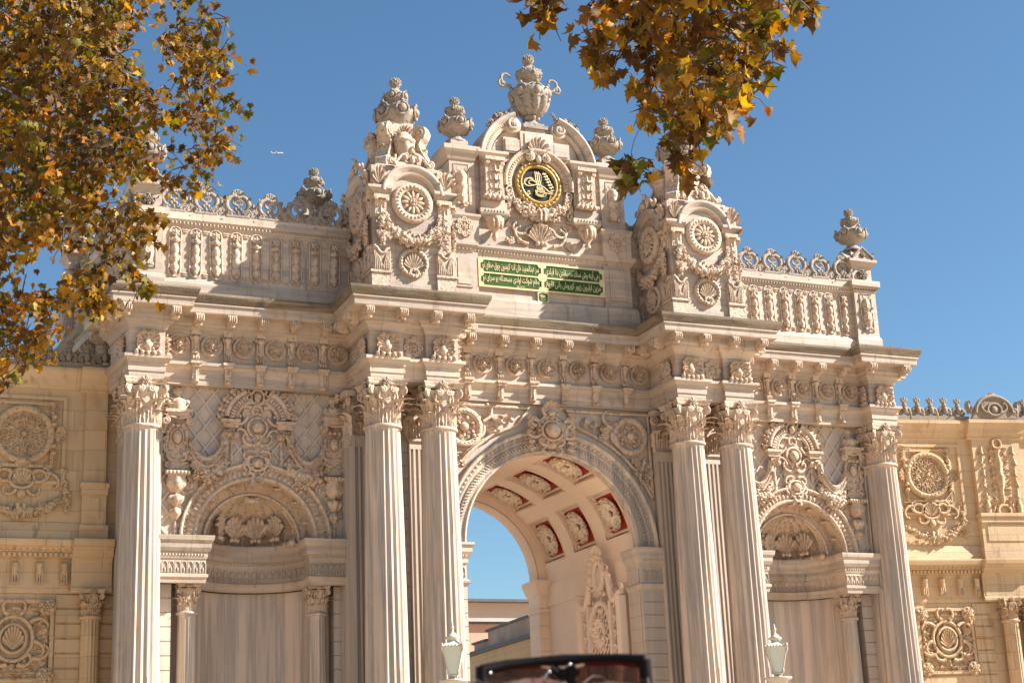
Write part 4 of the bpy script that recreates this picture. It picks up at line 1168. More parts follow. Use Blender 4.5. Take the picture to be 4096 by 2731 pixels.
# ---------------------------------------------------------------- central arch
mb=MB(False)
archs(mb,0,6.93,[(1.96,.1),(1.96,CY-.08),(2.0,CY-.1),(2.02,CY-.07),(2.04,CY-.06),(2.24,CY-.06),(2.25,CY-.09),(2.27,CY-.06),(2.35,CY-.06),(2.36,CY-.13),(2.41,CY-.16),(2.44,CY-.12),(2.44,CY)],n=64)
mb.st.append(FR); egg_arch(mb,0,6.93,2.31,.13,64,.036,.03,.03)
# guilloche band
for k in range(46):
    for ph in(0,PI):
        pts=[]
        for i in range(7):
            t=(k+i/6)/46; a=PI*t; r=2.14+.05*sin(2*PI*i/6+ph)*(1 if k%2==0 else 1); pts.append((r*cos(a),6.93+r*sin(a),.13+.01*cos(2*PI*i/6+ph)))
        mb.tube(pts,.021,4)
    a=PI*(k+.25)/46; 
mb.st.pop()
G('archivolt',mb,'marble_shaft','carved ring of the tall central arch')
def make_keystone():
    mb=MB(); 
    mb.prism([(.3*cos(a)*(1+.12*cos(3*a)),.34*sin(a)*(1+.1*cos(4*a))) for a in [2*PI*i/30 for i in range(30)]],0,.1)
    mb.ell(0,0,.16,.15,.16,.13,n=14,m=8); mb.ring(0,0,.13,.2,.035,24,6)
    for k in range(16): a=2*PI*k/16; mb.ell(.255*cos(a),.255*sin(a),.12,.03)
    for s in(-1,1):
        for (x,y,a,L,k0,k1) in ((.24,.2,.6,.34,-2,-5.5),(.26,-.12,-.6,.34,2,5.5),(.3,.1,0,.3,2.5,6),(.12,-.3,-.2,.3,2.6,6),(.1,.33,.6,.26,2,6)):
            if s>0: mb.curl(x,y,a,L,k0,k1,.042,.022,.1)
            else: mb.curl(-x,y,PI-a,L,-k0,-k1,.042,.022,.1)
        for k in range(5):
            with mb.T(s*(.33),.22-.14*k,.08,rot=-s*(1.0+.25*k)): mb.leaf(.15,.2,.4,3,out=.2,n=6,m=4)
        mb.tube([(s*.12,-.3,.1),(s*.2,-.42,.1),(s*.06,-.5,.1),(0,-.44,.12)],[.03,.035,.035,.03],5)
    for k in range(7):
        with mb.T(0,.34,.1,rot=(k-3)*.3): mb.leaf(.12,.4-.03*abs(k-3),.25,3,out=.08,n=7,m=4)
    mb.ell(0,.36,.16,.08,.06,.06); return mb
G('keystone_cartouche',make_keystone(),'carved',loc=(0,CY-.12,9.33)).scale=(1.17,1.1,1.03)
def make_spandrel():
    """right spandrel: roll frame, pierced disc, acanthus sprays"""
    mb=MB()
    P=[(.42,9.84),(.95,9.84),(1.6,9.84),(2.4,9.86),(2.4,9.2),(2.4,8.6),(2.41,7.98)]+[(2.62*cos(a),6.93+2.62*sin(a)) for a in [.42+(1.28-.42)*i/16 for i in range(17)]]+[(.62,9.56),(.55,9.68)]
    mb.tube([(x,y,.04) for x,y in P],.04,6,True)
    with mb.T(1.93,9.35,0):
        mb.lathe_z([(.42,0),(.42,.1),(.38,.13),(.3,.1),(.29,.03)],34)
        for k in range(24): a=2*PI*k/24; mb.ell(.345*cos(a),.345*sin(a),.12,.022,.022,.018,n=5,m=3)
        for k in range(8):
            with mb.T(0,0,.05,rot=2*PI*k/8):
                mb.leaf(.1,.27,.15,2,out=.1,n=5,m=4)
                mb.volute(.07,.2,.05,1,.04,.014,1.2,n=8,disc=False); mb.volute(-.07,.2,.05,-1,.04,.014,1.2,n=8,disc=False)
        mb.ell(0,0,.1,.1,.1,.08,n=10,m=5)
    for (x,y,r,n) in ((1.45,9.34,1.15,5),(1.45,9.36,-.4,5),(2.2,8.78,2.5,5),(2.18,8.72,3.4,5)):
        for k in range(n):
            with mb.T(x,y,.04,rot=r+(k-n/2)*.42): mb.leaf(.16,.3 if k%2 else .4,.25,3,out=.1,n=6,m=4)
    mb.curl(1.5,9.4,-PI*.6,.42,1.5,5,.05,.03,.08); mb.curl(1.5,9.5,PI*.9,.5,-1.2,-5,.045,.025,.08); mb.curl(2.25,8.85,PI*1.45,.55,-1,4,.045,.025,.08)
    for k in range(6):
        with mb.T(1.45-.11*k,9.5+.03*k,.05,rot=1.3+(k%2)*1.2): mb.leaf(.14,.22,.3,3,out=.15,n=5,m=4)
        with mb.T(2.3,8.9-.12*k,.05,rot=PI+(.7 if k%2 else -.5)): mb.leaf(.13,.2,.3,3,out=.15,n=5,m=4)
    return mb
sp=make_spandrel(); o_=obj('spandrel_relief',sp,'carved',gate,loc=(0,CY-.005,0)); dup(o_,gate,(0,CY-.005,0),sc=(-1,1,1))
# imposts and rusticated jambs
for s in(-1,1):
    mb=MB(False)
    x=[(2.47,CY-.1),(1.98,CY-.1),(1.98,.5)]
    p=[(a*s,b) for a,b in x]; 
    if s>0: p=p[::-1]
    if s<0: pass
    pr=[(0,6.05),(.02,6.08),(.05,6.12),(.06,6.16),(.0,6.2),(0,6.5),(.03,6.52),(.03,6.6),(.05,6.64),(.1,6.74),(.1,6.82),(.14,6.88),(.14,6.93),(-.05,6.94)]
    # walk so that the arch opening / street is on the right
    sweep(mb,p,pr)
    quoins(mb,*sorted((s*1.98,s*2.47)),CY-.1,.5,1,6.05,.27)
    mb.st.append(FR)
    for k in range(4): 
        with mb.T(s*(2.06+.11*k),6.24,.17): mb.tube([(-.04,0,0),(-.04,.16,0),(0,.21,0),(.04,.16,0),(.04,0,0)],.012,4); mb.ell(0,.05,0,.018,.05,.02,n=5,m=3)
    for k in range(8): mb.ell(s*(2.02+.06*k),6.66,.23,.02,.026,.02,n=5,m=3)
    mb.st.pop()
    G('arch_jamb',mb,'marble_block')
# vault with coffers
VR=2.15
mb=MB(False); NA=48
rows=[(12.5,39.5),(51,79),(101,129),(140.5,167.5)]; cols=[(.5,1.55),(2.15,3.25),(3.85,4.9)]
acuts=sorted(set([0,180]+[a for r in rows for a in r]+[r[0]+(r[1]-r[0])*k/5 for r in rows for k in range(1,5)]+[4,8,43,47,84,90,96,133,137,172,176])); ycuts=sorted([.12,5.12]+[y for c in cols for y in c])
cm=MB(False); rms={}
def vp(a,y,r=VR): a=math.radians(a); return (r*cos(a),y,6.93+r*sin(a))
for i in range(len(acuts)-1):
    for j in range(len(ycuts)-1):
        am=(acuts[i]+acuts[i+1])/2; ym=(ycuts[j]+ycuts[j+1])/2
        inr=any(r[0]<am<r[1] for r in rows) and any(c[0]<ym<c[1] for c in cols)
        if inr: rms.setdefault((int(am//40),int(ym//1.8)),MB(False)).add([vp(acuts[i],ycuts[j],VR+.115),vp(acuts[i+1],ycuts[j],VR+.115),vp(acuts[i+1],ycuts[j+1],VR+.115),vp(acuts[i],ycuts[j+1],VR+.115)],[(0,1,2,3)],True)
        else: mb.add([vp(acuts[i],ycuts[j]),vp(acuts[i+1],ycuts[j]),vp(acuts[i+1],ycuts[j+1]),vp(acuts[i],ycuts[j+1])],[(0,1,2,3)],True)
for r in rows:
    for c in cols:
        # stepped sides of the coffer, raised bead around and leaf moulding inside
        aa=[r[0]+(r[1]-r[0])*k/6 for k in range(7)]
        for y in c: mb.grid([[vp(a,y),vp(a,y,VR+.115)] for a in aa],False)
        for a in r: mb.grid([[vp(a,c[0]),vp(a,c[0],VR+.115)],[vp(a,c[1]),vp(a,c[1],VR+.115)]],False)
        da=3.0;dy=.10
        loop=[(a,c[0]-.03) for a in aa]+[(r[1]+.8,c[1]+.03)]+[(a,c[1]+.03) for a in aa[::-1]]+[(r[0]-.8,c[0]-.03)]
        mb.tube([vp(a,y,VR-.008) for a,y in loop],.018,4,True)
        n1=14
        for k in range(n1):
            a=r[0]+(r[1]-r[0])*(k+.5)/n1
            for y in (c[0]+.06,c[1]-.06): q=vp(a,y,VR+.085); cm.ell(*q,.04,.055,.04,n=6,m=3)
        for k in range(12):
            y=c[0]+(c[1]-c[0])*(k+.5)/12
            for a in (r[0]+1.6,r[1]-1.6): q=vp(a,y,VR+.085); cm.ell(*q,.045,.035,.045,n=6,m=3)
for x in(-VR,VR): 
    mb.add([(x,.1,0),(x,5.12,0),(x,5.12,6.93),(x,.1,6.93)],[(0,1,2,3)],False)
# beam below the spring
for s in(-1,1): mb.box(s*VR,s*(VR-.035),.3,5.1,6.35,6.86)
mb.v+=cm.v; mb.f+=[[i+mb.n for i in f] for f in cm.f]; mb.sm+=cm.sm; mb.mi+=cm.mi; mb.n+=cm.n
vault=G('coffered_vault',mb,'plaster_vault')
for rm in rms.values(): obj('coffer_ground',rm,'red_ground',vault,'deep red ground of a coffer')
def make_coffer():
    mb=MB(); R=random.Random(3)
    for ring_,n,L,w,o in ((1,11,.36,.17,0),(1,11,.3,.16,.5),(.7,9,.22,.14,.3)):
        for k in range(n):
            a=2*PI*(k+o)/n
            sxy=1+.12*abs(cos(a))
            with mb.T(cos(a)*.08,sin(a)*.08*1.1,.05+.03*(1-ring_)*4,rot=a-PI/2): mb.leaf(w,L*(1+.18*abs(sin(a))),.28,4,out=.1,n=8,m=4)
    for k in range(22):
        a=R.uniform(0,2*PI);r=R.uniform(.18,.34); mb.volute(r*cos(a),r*sin(a)*1.12,R.uniform(.04,.065),R.choice((-1,1)),.1,.018,1.2,n=9,disc=False)
    mb.ring(0,0,.16,.05,.018,12,5); mb.ell(0,0,.13,.05,.05,.04)
    return mb
cf=make_coffer(); co_=None
for r in rows:
    for c in cols:
        am=math.radians((r[0]+r[1])/2); y=(c[0]+c[1])/2; q=((VR+.10)*cos(am),y,6.93+(VR+.10)*sin(am))
        nz=Vector((-cos(am),0,-sin(am))); ux=Vector((0,1,0)); uy=nz.cross(ux)
        Rm=Matrix((ux,-nz.cross(ux)*-1,nz)).transposed()
        # mesh is in the FR frame: local (x, -z, y)
        Mx=Matrix((ux,(-nz),uy)).transposed()
        if co_ is None: co_=obj('coffer_leafwork',cf,'plaster_carving',vault,loc=q); o2=co_
        else: o2=dup(co_,vault,q)
        o2.rotation_euler=Mx.to_euler(); o2.scale=(.97,1.0,.97)
# rear arch rim
mb=MB(False); archs(mb,0,6.98,[(1.93,5.6),(1.93,5.12),(1.98,5.08),(2.04,5.1),(2.1,5.08),(2.2,5.1)],n=40)
for s in(-1,1):
    mb.box(s*1.93,s*2.2,5.08,5.62,0,5.9); 
    sweep(mb,[(-2.3,5.045),(-1.925,5.045),(-1.925,5.7)] if s<0 else [(1.925,5.7),(1.925,5.045),(2.3,5.045)],[(0,6.2),(.06,6.26),(.06,6.3),(0,6.32),(0,6.6),(.06,6.66),(.14,6.84),(.17,6.9),(.17,6.98),(-.1,6.99)])
    quoins(mb,*sorted((s*1.9,s*2.2)),5.06,5.64,0,6.2,.3)
    mb.st.append(FR)
    mb.st.pop()
G('rear_arch_rim',mb,'plaster_vault')
# carved openwork leaves of the gate, folded back against the passage walls
def make_leafdoor():
    """local: x along the leaf (0..2.35), y up, z thickness"""
    mb=MB(); W=2.2
    def rail(x0,x1,y0,y1,d=.06): mb.box(x0,x1,y0,y1,-d,d)
    rail(0,.12,.1,6.05,.08); rail(.12,.2,.1,6.05,.04); rail(.5,.6,.1,6.0); rail(W-.6,W-.5,.1,6.0); rail(W-.2,W,.1,6.05,.08); rail(0,W,.1,.4); rail(0,W,2.6,2.8); rail(0,W,.95,1.05)
    # diagonal trellis between the middle rails
    for k in range(-8,28):
        for s in(-1,1):
            pts=[]
            for i in range(13):
                x=.6+(W-1.2)*i/12; y=2.8+k*.22+s*(x-.6)*1.3
                if 2.8<y<5.9: pts.append((x,y,s*.012))
            if len(pts)>1: mb.tube([pts[0],pts[-1]],.02,4)
    for x0 in (.35,W-.35):
        for k in range(20):
            y=2.95+k*.155; s=1 if k%2 else -1
            mb.curl(x0-s*.1,y-.05,(.3 if s>0 else PI-.3),.26,s*3,s*5,.028,.018,0,n=9,m=5)
            with mb.T(x0,y,.0,rot=s*1.0): mb.leaf(.09,.13,.3,2,n=4,m=2)
            mb.ell(x0-s*.07,y+.06,0,.04)
    # round medallion low in the trellis, oval bust-like boss above
    for y,r in((3.35,.3),):
        mb.ring(W/2,y,0,r,.05,26,6); mb.ring(W/2,y,0,r*.6,.03,20,5)
        for k in range(14): a=2*PI*k/14; mb.tube([(W/2+r*.62*cos(a),y+r*.62*sin(a),0),(W/2+r*.95*cos(a),y+r*.95*sin(a),0)],.014,4)
    for k in range(16):
        a=2*PI*k/16; 
        with mb.T(W/2+.1*cos(a),5.35+.14*sin(a),.02,rot=a-PI/2): mb.leaf(.16,.28,.3,3,out=.1,n=5,m=4)
        mb.volute(W/2+.3*cos(a),5.35+.36*sin(a),.06,1 if k%2 else -1,.03,.018,1.2,n=8,disc=False)
    # arched rail over the oval
    mb.tube([(W/2+.5*cos(a),5.4+.62*sin(a),0) for a in [PI*i/18 for i in range(19)]],.07,6)
    # crest: scrolling shoulders rising to a pierced cartouche and palmette
    for s in(-1,1):
        P=[(W/2+s*x,y,0) for x,y in ((1.08,6.15),(.98,6.12),(.82,6.0),(.66,6.02),(.56,6.2),(.5,6.45),(.4,6.65))]
        mb.tube(P,[.07,.08,.09,.09,.09,.08,.07],6)
        for k in range(9):
            x,y,_=P[min(6,int(k*.78))]
            with mb.T(x,y+.04,0,rot=-s*.4*(k%3)): mb.leaf(.14,.2,.3,2,out=.1,n=5,m=4)
            mb.volute(x-s*.07,y-.1,.06,s,0,.02,1.2,n=8,disc=False)
    mb.ring(W/2,6.62,0,.25,.06,22,6,.85,1.2)
    for k in range(-4,5):
        for s in(-1,1): mb.tube([(W/2+k*.06-s*.2,6.4,0),(W/2+k*.06+s*.2,6.85,0)],.012,4) if abs(k)<3 else None
    for k in range(18):
        a=2*PI*k/18
        with mb.T(W/2+.28*cos(a),6.62+.36*sin(a),0,rot=a-PI/2): mb.leaf(.12,.16,.5,2,out=.3,n=5,m=4)
    for k in range(30):
        a=rnd.uniform(0,2*PI); mb.volute(W/2+.4*cos(a)*rnd.random(),6.1+.3*sin(a),.06,1,0,.02,1.2,n=8,disc=False)
    for k in range(7):
        with mb.T(W/2,6.98,0,rot=(k-3)*.3): mb.leaf(.11,.42,.2,3,out=.05,n=6,m=4)
    return mb
ld=make_leafdoor(); o_=obj('gate_leaf',ld,'plaster_vault',gate,loc=(1.93,2.9,0),rz=-PI/2,label='openwork carved gate leaf folded against the right wall of the passage')
dup(o_,gate,(-1.93,.7,0),PI/2,label='openwork carved gate leaf folded against the left wall of the passage')
# roof slab behind the parapets so that nothing is hollow
mb=MB(False); mb.box(-2.45,2.45,.5,5.4,11.66,12.6); G('roof_block',mb,'cornice_top')
# ------------------------------------------------------------------ inscription and tughra
AR={'ا':'\ufe8d\ufe8e','آ':'\ufe81\ufe82','ب':'\ufe8f\ufe90\ufe91\ufe92','ت':'\ufe95\ufe96\ufe97\ufe98','ج':'\ufe9d\ufe9e\ufe9f\ufea0','چ':'\ufb7a\ufb7b\ufb7c\ufb7d','خ':'\ufea5\ufea6\ufea7\ufea8','د':'\ufea9\ufeaa','ر':'\ufead\ufeae','ز':'\ufeaf\ufeb0','س':'\ufeb1\ufeb2\ufeb3\ufeb4','ش':'\ufeb5\ufeb6\ufeb7\ufeb8','ص':'\ufeb9\ufeba\ufebb\ufebc','ع':'\ufec9\ufeca\ufecb\ufecc','ف':'\ufed1\ufed2\ufed3\ufed4','ق':'\ufed5\ufed6\ufed7\ufed8','ك':'\ufed9\ufeda\ufedb\ufedc','ل':'\ufedd\ufede\ufedf\ufee0','م':'\ufee1\ufee2\ufee3\ufee4','ن':'\ufee5\ufee6\ufee7\ufee8','ه':'\ufee9\ufeea\ufeeb\ufeec','و':'\ufeed\ufeee','ى':'\ufeef\ufef0','ي':'\ufef1\ufef2\ufef3\ufef4'}
def shape(t):
    out=[]
    for i,c in enumerate(t):
        if c not in AR: out.append(c);continue
        prev=i>0 and t[i-1] in AR and len(AR[t[i-1]])==4
        nxt=i+1<len(t) and t[i+1] in AR
        f=AR[c]
        if len(f)==2: out.append(f[1] if prev else f[0])
        else: out.append(f[3] if prev and nxt else f[1] if prev else f[2] if nxt else f[0])
    return ''.join(out[::-1])
def text_obj(name,body,x0,x1,z0,z1,y,mat,parent,off=.0):
    c=bpy.data.curves.new(name,'FONT');c.body=body;c.size=1;c.extrude=.03;c.offset=off;c.resolution_u=4
    o=bpy.data.objects.new(name,c);C.objects.link(o);bpy.context.view_layer.update()
    me=bpy.data.meshes.new_from_object(o);bpy.data.objects.remove(o);bpy.data.curves.remove(c)
    n=len(me.vertices);a=np.zeros(n*3);me.vertices.foreach_get('co',a);a=a.reshape(-1,3)
    lo,hi=a.min(0),a.max(0);sx=(x1-x0)/(hi[0]-lo[0]);sz=(z1-z0)/(hi[1]-lo[1])
    b=np.stack([x0+(a[:,0]-lo[0])*sx,y-(a[:,2]-lo[2])*.15,z0+(a[:,1]-lo[1])*sz],1)
    me.vertices.foreach_set('co',b.ravel());me.materials.clear();me.materials.append(bpy.data.materials[mat]);me.name=name
    o=bpy.data.objects.new(name,me);C.objects.link(o);o.parent=parent;return o
SX,SY,SZ=0,-.15,12.77
sign=empty('inscription_panel',(0,-.155,12.77),'long green panel with gold calligraphy in four cartouches below the round medallion','sign')
mb=MB(); mb.box(-1.5,1.5,-.325,.325,0,.035)
for (a,b,c,d) in ((-1.5,1.5,.285,.325),(-1.5,1.5,-.325,-.285),(-1.5,-1.45,-.285,.285),(1.45,1.5,-.285,.285),(-.03,.03,-.285,.285),(-1.45,-.03,-.017,.017),(.03,1.45,-.017,.017)): mb.box(a,b,c,d,.035,.058)
# concave corners of the four fields
for cx0 in(-1.45,-.03,.03,1.45):
    for cy0 in(-.285,-.017,.017,.285):
        sx=1 if cx0 in(-1.45,.03) else -1; sy=1 if cy0 in(-.285,.017) else -1; r=.075
        mb.prism([(cx0,cy0),(cx0+sx*r,cy0)]+[(cx0+sx*r*cos(a)*1.0-0*sx,cy0+sy*r*sin(a)) for a in [PI/2*i/5 for i in range(1,5)]]+[(cx0,cy0+sy*r)],.035,.056)
mb.box(-.13,.13,-.56,-.325,0,.05)
obj('gilt_frame',mb,'gilt_frame',sign)
mb=MB()
for x0,x1 in((-1.45,-.03),(.03,1.45)):
    for y0,y1 in((-.285,-.017),(.017,.285)): mb.box(x0,x1,y0,y1,.03,.042)
mb.prism([(x*.1,-.44+y*.095) for x,y in ((-.7,-1),(.7,-1),(1,-.7),(1,.7),(.6,.9),(0,1.05),(-.6,.9),(-1,.7),(-1,-.7))],.05,.056)
obj('green_field',mb,'green_enamel',sign)
LN=[('زهى آينه وش سنك مصيقلدن بنا قيلدى',.08,1.4,.05,.26),('سر عبدالمجيد خان انده كوسون چوق صفاى نو',-1.4,-.08,.05,.26),
    ('مزين ايليون زيور كهروش بانى تاريخ',.08,1.4,-.26,-.045),('مقام شوكت اولدى مسعدتله بو سراى نو',-1.4,-.08,-.235,-.03)]
for t,x0,x1,z0,z1 in LN: text_obj('gold_lettering',shape(t),x0,x1,z0,z1,-.042,'gilt_frame',sign,.012)
text_obj('date_numerals','\u0661\u0662\u0667\u0662',-.62,-.42,-.278,-.235,-.042,'gilt_frame',sign,.015)
mb=MB()
for k in range(5): mb.curl(-.06+.03*k,-.47+.012*k,.3+.5*k,.12,3,6,.007,.005,.056,n=9,m=4)
for k in range(3): mb.ring(-.03+.03*k,-.43,.056,.022,.005,9,4)
mb.tube([(-.07,-.50,.056),(.02,-.515,.056),(.07,-.48,.056)],.006,4)
obj('signature_monogram',mb,'gilt_frame',sign)
med=empty('tughra_medallion',(0,-.16,14.93),'round black medallion with a gold monogram in a beaded gold ring','medallion')
mb=MB(); mb.lathe_z([(.56,0),(.56,.07),(.53,.11),(.49,.09),(.47,.08),(.45,.12),(.41,.12),(.395,.05)],48,cap=False)
for k in range(28): a=2*PI*k/28; mb.ell(.51*cos(a),.51*sin(a),.095,.036,.036,.03,n=8,m=4)
obj('beaded_ring',mb,'gilt',med)
mb=MB(); mb.lathe_z([(.41,.05),(.3,.06),(0,.065)],40); obj('black_disc',mb,'black_enamel',med)
mb=MB(); z=.085
def st(pts,r=.011,n=4):
    # smooth polyline through points (catmull-rom)
    q=[pts[0]]+list(pts)+[pts[-1]];out=[]
    for i in range(1,len(q)-2):
        p0,p1,p2,p3=[np.array(v,float) for v in q[i-1:i+3]]
        for k in range(6):
            t=k/6; out.append(.5*((2*p1)+(-p0+p2)*t+(2*p0-5*p1+4*p2-p3)*t*t+(-p0+3*p1-3*p2+p3)*t**3))
    out.append(np.array(pts[-1],float)); m=len(out)
    mb.tube([(a,b,z) for a,b in out],[r*(.6+.6*sin(PI*min(1,(i+1)/m))) for i in range(m)],4,flat=.6)
for x in(-.07,-.03,.01): st([(x,.27),(x+.012,.1),(x+.05,-.06)],.010)
for x in(-.07,-.03,.01): st([(x+.0,.26),(x+.045,.2),(x+.05,.12),(x+.03,.02)],.006)
st([(.0,-.02),(-.14,.1),(-.27,.09),(-.3,.0),(-.22,-.05),(-.08,-.02),(.02,.02)],.012); st([(.0,.0),(-.12,.07),(-.2,.05),(-.2,0),(-.13,-.02),(-.04,0)],.01); st([(-.34,-.05),(-.2,.12),(-.1,.11)],.007)
st([(.02,.0),(.12,-.05),(.22,-.13),(.34,-.15),(.31,-.175),(.15,-.16),(.06,-.15)],.013)
for k in range(4): mb.ring(.02+.02*(k%2),-.09-.035*k,z,.05+.013*k,.009,16,4,1.25,.6)
st([(-.08,-.12),(-.02,-.22),(.08,-.22),(.12,-.13)],.012); st([(-.05,-.05),(.03,-.1),(.09,-.04)],.012)
for k in range(7):
    x,y=.13+.03*k*.9,.24-.055*k
    for d in(-1,1): mb.ell(x+d*.03,y+.01*d,z,.026,.018,.012,n=6,m=3)
    mb.ell(x,y-.01,z,.014,.03,.01,n=6,m=3)
st([(.1,.28),(.18,.2),(.24,.08),(.32,-.05)],.007)
for x,y in((-.22,-.19),(.25,-.25)):
    mb.ring(x,y,z,.025,.008,10,4); st([(x-.04,y-.02),(x,y-.045),(x+.04,y-.01)],.008); st([(x-.02,y+.04),(x+.03,y+.03)],.007)
obj('gold_tughra',mb,'gilt_frame',med).scale=(1.14,1,1.14)
# ------------------------------------------------------------------ palace wings either side
def make_wing(s,label,rz):
    w=empty('palace_wing',(s*8.8,1.3,0),label,'wall',rz=rz)
    L=7.2
    def lm(): 
        m=MB(); m.st.append(m.st[-1]@Tm(sx=s)); return m
    mb=lm()
    def hm(u0,u1,prof,z=0):
        for i in range(len(prof)-1):
            (o0,y0),(o1,y1)=prof[i],prof[i+1]; mb.add([(u0,y0,z+o0),(u1,y0,z+o0),(u1,y1,z+o1),(u0,y1,z+o1)],[(0,1,2,3)],False)
        n=len(prof)
        for u in(u0,u1): mb.add([(u,y,z+o) for o,y in prof]+[(u,prof[-1][1],z-.05),(u,prof[0][1],z-.05)],[tuple(range(n+2))],False)
    mb.box(-.4,L,6.9,10.4,-.6,0); mb.box(-.4,L,0,6.0,-.6,0); mb.box(-.4,L,6.0,6.95,-.6,.02)
    up=[(0,9.95),(.04,9.98),(.05,10.06),(.1,10.1),(.12,10.2),(.2,10.32),(.22,10.34),(.22,10.42),(0,10.45)]
    lo=[(0,6.0),(.03,6.04),(.03,6.1),(.0,6.13),(.0,6.6),(.03,6.62),(.03,6.66),(.12,6.68),(.12,6.76),(.16,6.78),(.19,6.84),(.19,6.86),(.26,6.88),(.28,6.96),(.28,7.0),(.12,7.04),(.03,7.36),(0,7.38)]
    hm(-.3,L,up); hm(-.3,L,lo)
    for a,b in((.16,.62),(2.98,4.3)):
        hm(a-.1,b+.1,up,.14); hm(a-.15,b+.15,lo[:-3],.16)
        mb.box(a+.02,b-.02,8.1,10.0,0,.14); mb.box(a-.02,b+.02,7.9,8.1,0,.24); mb.box(a,b,7.2,8.0,0,.18); mb.box(a-.04,b+.04,7.0,7.3,0,.24); mb.box(a-.04,b+.04,8.04,8.12,0,.28)
        hm(a,b,[(.14,10.0),(.18,10.05),(.24,10.2),(.3,10.34),(.3,10.44),(.1,10.46)])
        mb.box(a+.14,b-.14,7.45,7.85,.18,.2); mb.box(a-.1,b+.1,6.02,6.64,0,.17)
    # raised frame round the medallion panel
    def fr(u0,u1,y0,y1,t,z0,z1):
        mb.box(u0,u1,y1-t,y1,z0,z1);mb.box(u0,u1,y0,y0+t,z0,z1);mb.box(u0,u0+t,y0+t,y1-t,z0,z1);mb.box(u1-t,u1,y0+t,y1-t,z0,z1)
    fr(.95,2.7,8.1,9.85,.07,0,.05); fr(1.18,2.4,8.42,9.72,.06,.0,.06); mb.box(2.3,2.44,8.62,9.45,0,.04); fr(5.0,6.9,8.1,9.85,.07,0,.05)
    fr(1.05,2.5,4.35,5.88,.07,0,.07); fr(1.2,2.35,4.5,5.73,.04,.0,.03)
    z=6.0
    while z>.2:
        mb.box(-.3,1.02,z-.26,z-.02,0,.035); mb.box(2.54,3.0,z-.26,z-.02,0,.035); 
        if z<4.4: mb.box(1.02,2.54,z-.26,z-.02,0,.035)
        mb.box(4.3,L,z-.26,z-.02,0,.035); z-=.28
    for k in range(int(L/.095)): mb.box(.0+k*.095,.055+k*.095,6.68,6.755,.1,.17)
    for k in range(60): mb.ell(.05+k*.12,6.81,.18,.04,.03,.03,n=6,m=3)
    wl=obj('wing_wall',mb,'ochre_stone',w)
    def bracket():
        m=MB(); m.box(-.07,.07,0,.42,0,.07); m.tube([(0,.4,.1),(0,.25,.08),(0,.1,.04),(0,.0,.05)],[.07,.055,.04,.05],6)
        for x in(-.045,0,.045): m.box(x-.012,x+.012,.04,.36,.07,.11)
        return m
    for u in (.9,1.35,1.8,2.27,2.7,4.7,5.2,5.7,6.2,6.7): put('wing_bracket',bracket,'ochre_carved',w,(s*u,-.02,6.16))
    def disc():
        m=MB(); m.lathe_z([(.58,0),(.58,.07),(.53,.11),(.46,.08),(.44,.03)],40)
        for k in range(30):
            a=2*PI*k/30
            with m.T(.51*cos(a),.51*sin(a),.09,rot=a): m.ell(0,0,0,.045,.03,.025,n=6,m=3)
        for n,r,q in((16,.37,.075),(8,.25,.08),(8,.12,.04)):
            for k in range(n):
                a=2*PI*(k+.5*(n==8))/n; m.ring(r*cos(a),r*sin(a),.05,q*.65,.018,9,4)
        for k in range(12):
            with m.T(0,0,.03,rot=2*PI*k/12): m.leaf(.13,.42,.15,4,out=.06,n=6,m=4)
        m.ell(0,0,.09,.05)
        for k in range(26):
            a=2*PI*k/26; m.volute(.3*cos(a),.3*sin(a),.05,1 if k%2 else -1,.05,.018,1.2,n=8,disc=False)
        for sx in(-1,1):
            for sy in(-1,1):
                for k in range(4): m.tube([(sx*(.38+.05*k),sy*.66,.03),(sx*.62,sy*(.38+.06*k),.03)],.01,4)
                m.tube([(sx*.36,sy*.66,.03),(sx*.66,sy*.66,.03),(sx*.66,sy*.36,.03),(sx*.36,sy*.66,.03)],.014,4)
            for k in range(5):
                with m.T(sx*.6,0,.06,rot=-sx*PI/2+(k-2)*.45): m.leaf(.13,.26,.4,3,out=.2,n=5,m=4)
            for y in(-.22,-.36,.22,.36): m.ell(sx*.57,y,.07,.06,.05,.06)
        return m
    put('pierced_medallion',disc,'ochre_carved',w,(s*1.75,-.03,9.07))
    def cart():
        m=MB(); m.ring(0,.0,.04,.2,.04,20,6,1.15,.95)
        with m.T(0,-.12,.03): m.shell(.36,.3,.06,7,False)
        for q in(-1,1):
            for (x,y,a,L_,k0,k1) in ((.2,.12,.8,.4,-2,-5.5),(.25,-.05,-.3,.5,2,5.5),(.45,.12,.2,.5,-2,-5),(.1,-.22,-1.2,.35,2,5)):
                if q>0: m.curl(x,y,a,L_,k0,k1,.045,.025,.05)
                else: m.curl(-x,y,PI-a,L_,-k0,-k1,.045,.025,.05)
            with m.T(q*.72,.0,.03,rot=-q*.3): m.leaf(.2,.3,.3,3,n=6,m=4)
            m.garland([(q*.8,.0),(q*.86,-.3),(q*.84,-.62)],.07,.1,4+q,1.5,.03)
        for k in range(5):
            with m.T(0,.18,.05,rot=(k-2)*.4): m.leaf(.1,.26,.3,3,out=.1,n=5,m=4)
        m.garland([(-.78,-.38),(-.4,-.6),(0,-.68),(.4,-.6),(.78,-.38)],.08,.13,8,1.8,.04)
        m.tube([(-.06,-.5,.12),(-.06,-.8,.1)],.04,5); m.tube([(.06,-.5,.12),(.06,-.8,.1)],.04,5); m.ell(0,-.3,.06,.09,.1,.06)
        return m
    put('cartouche_swag',cart,'ochre_carved',w,(s*1.75,-.01,8.2))
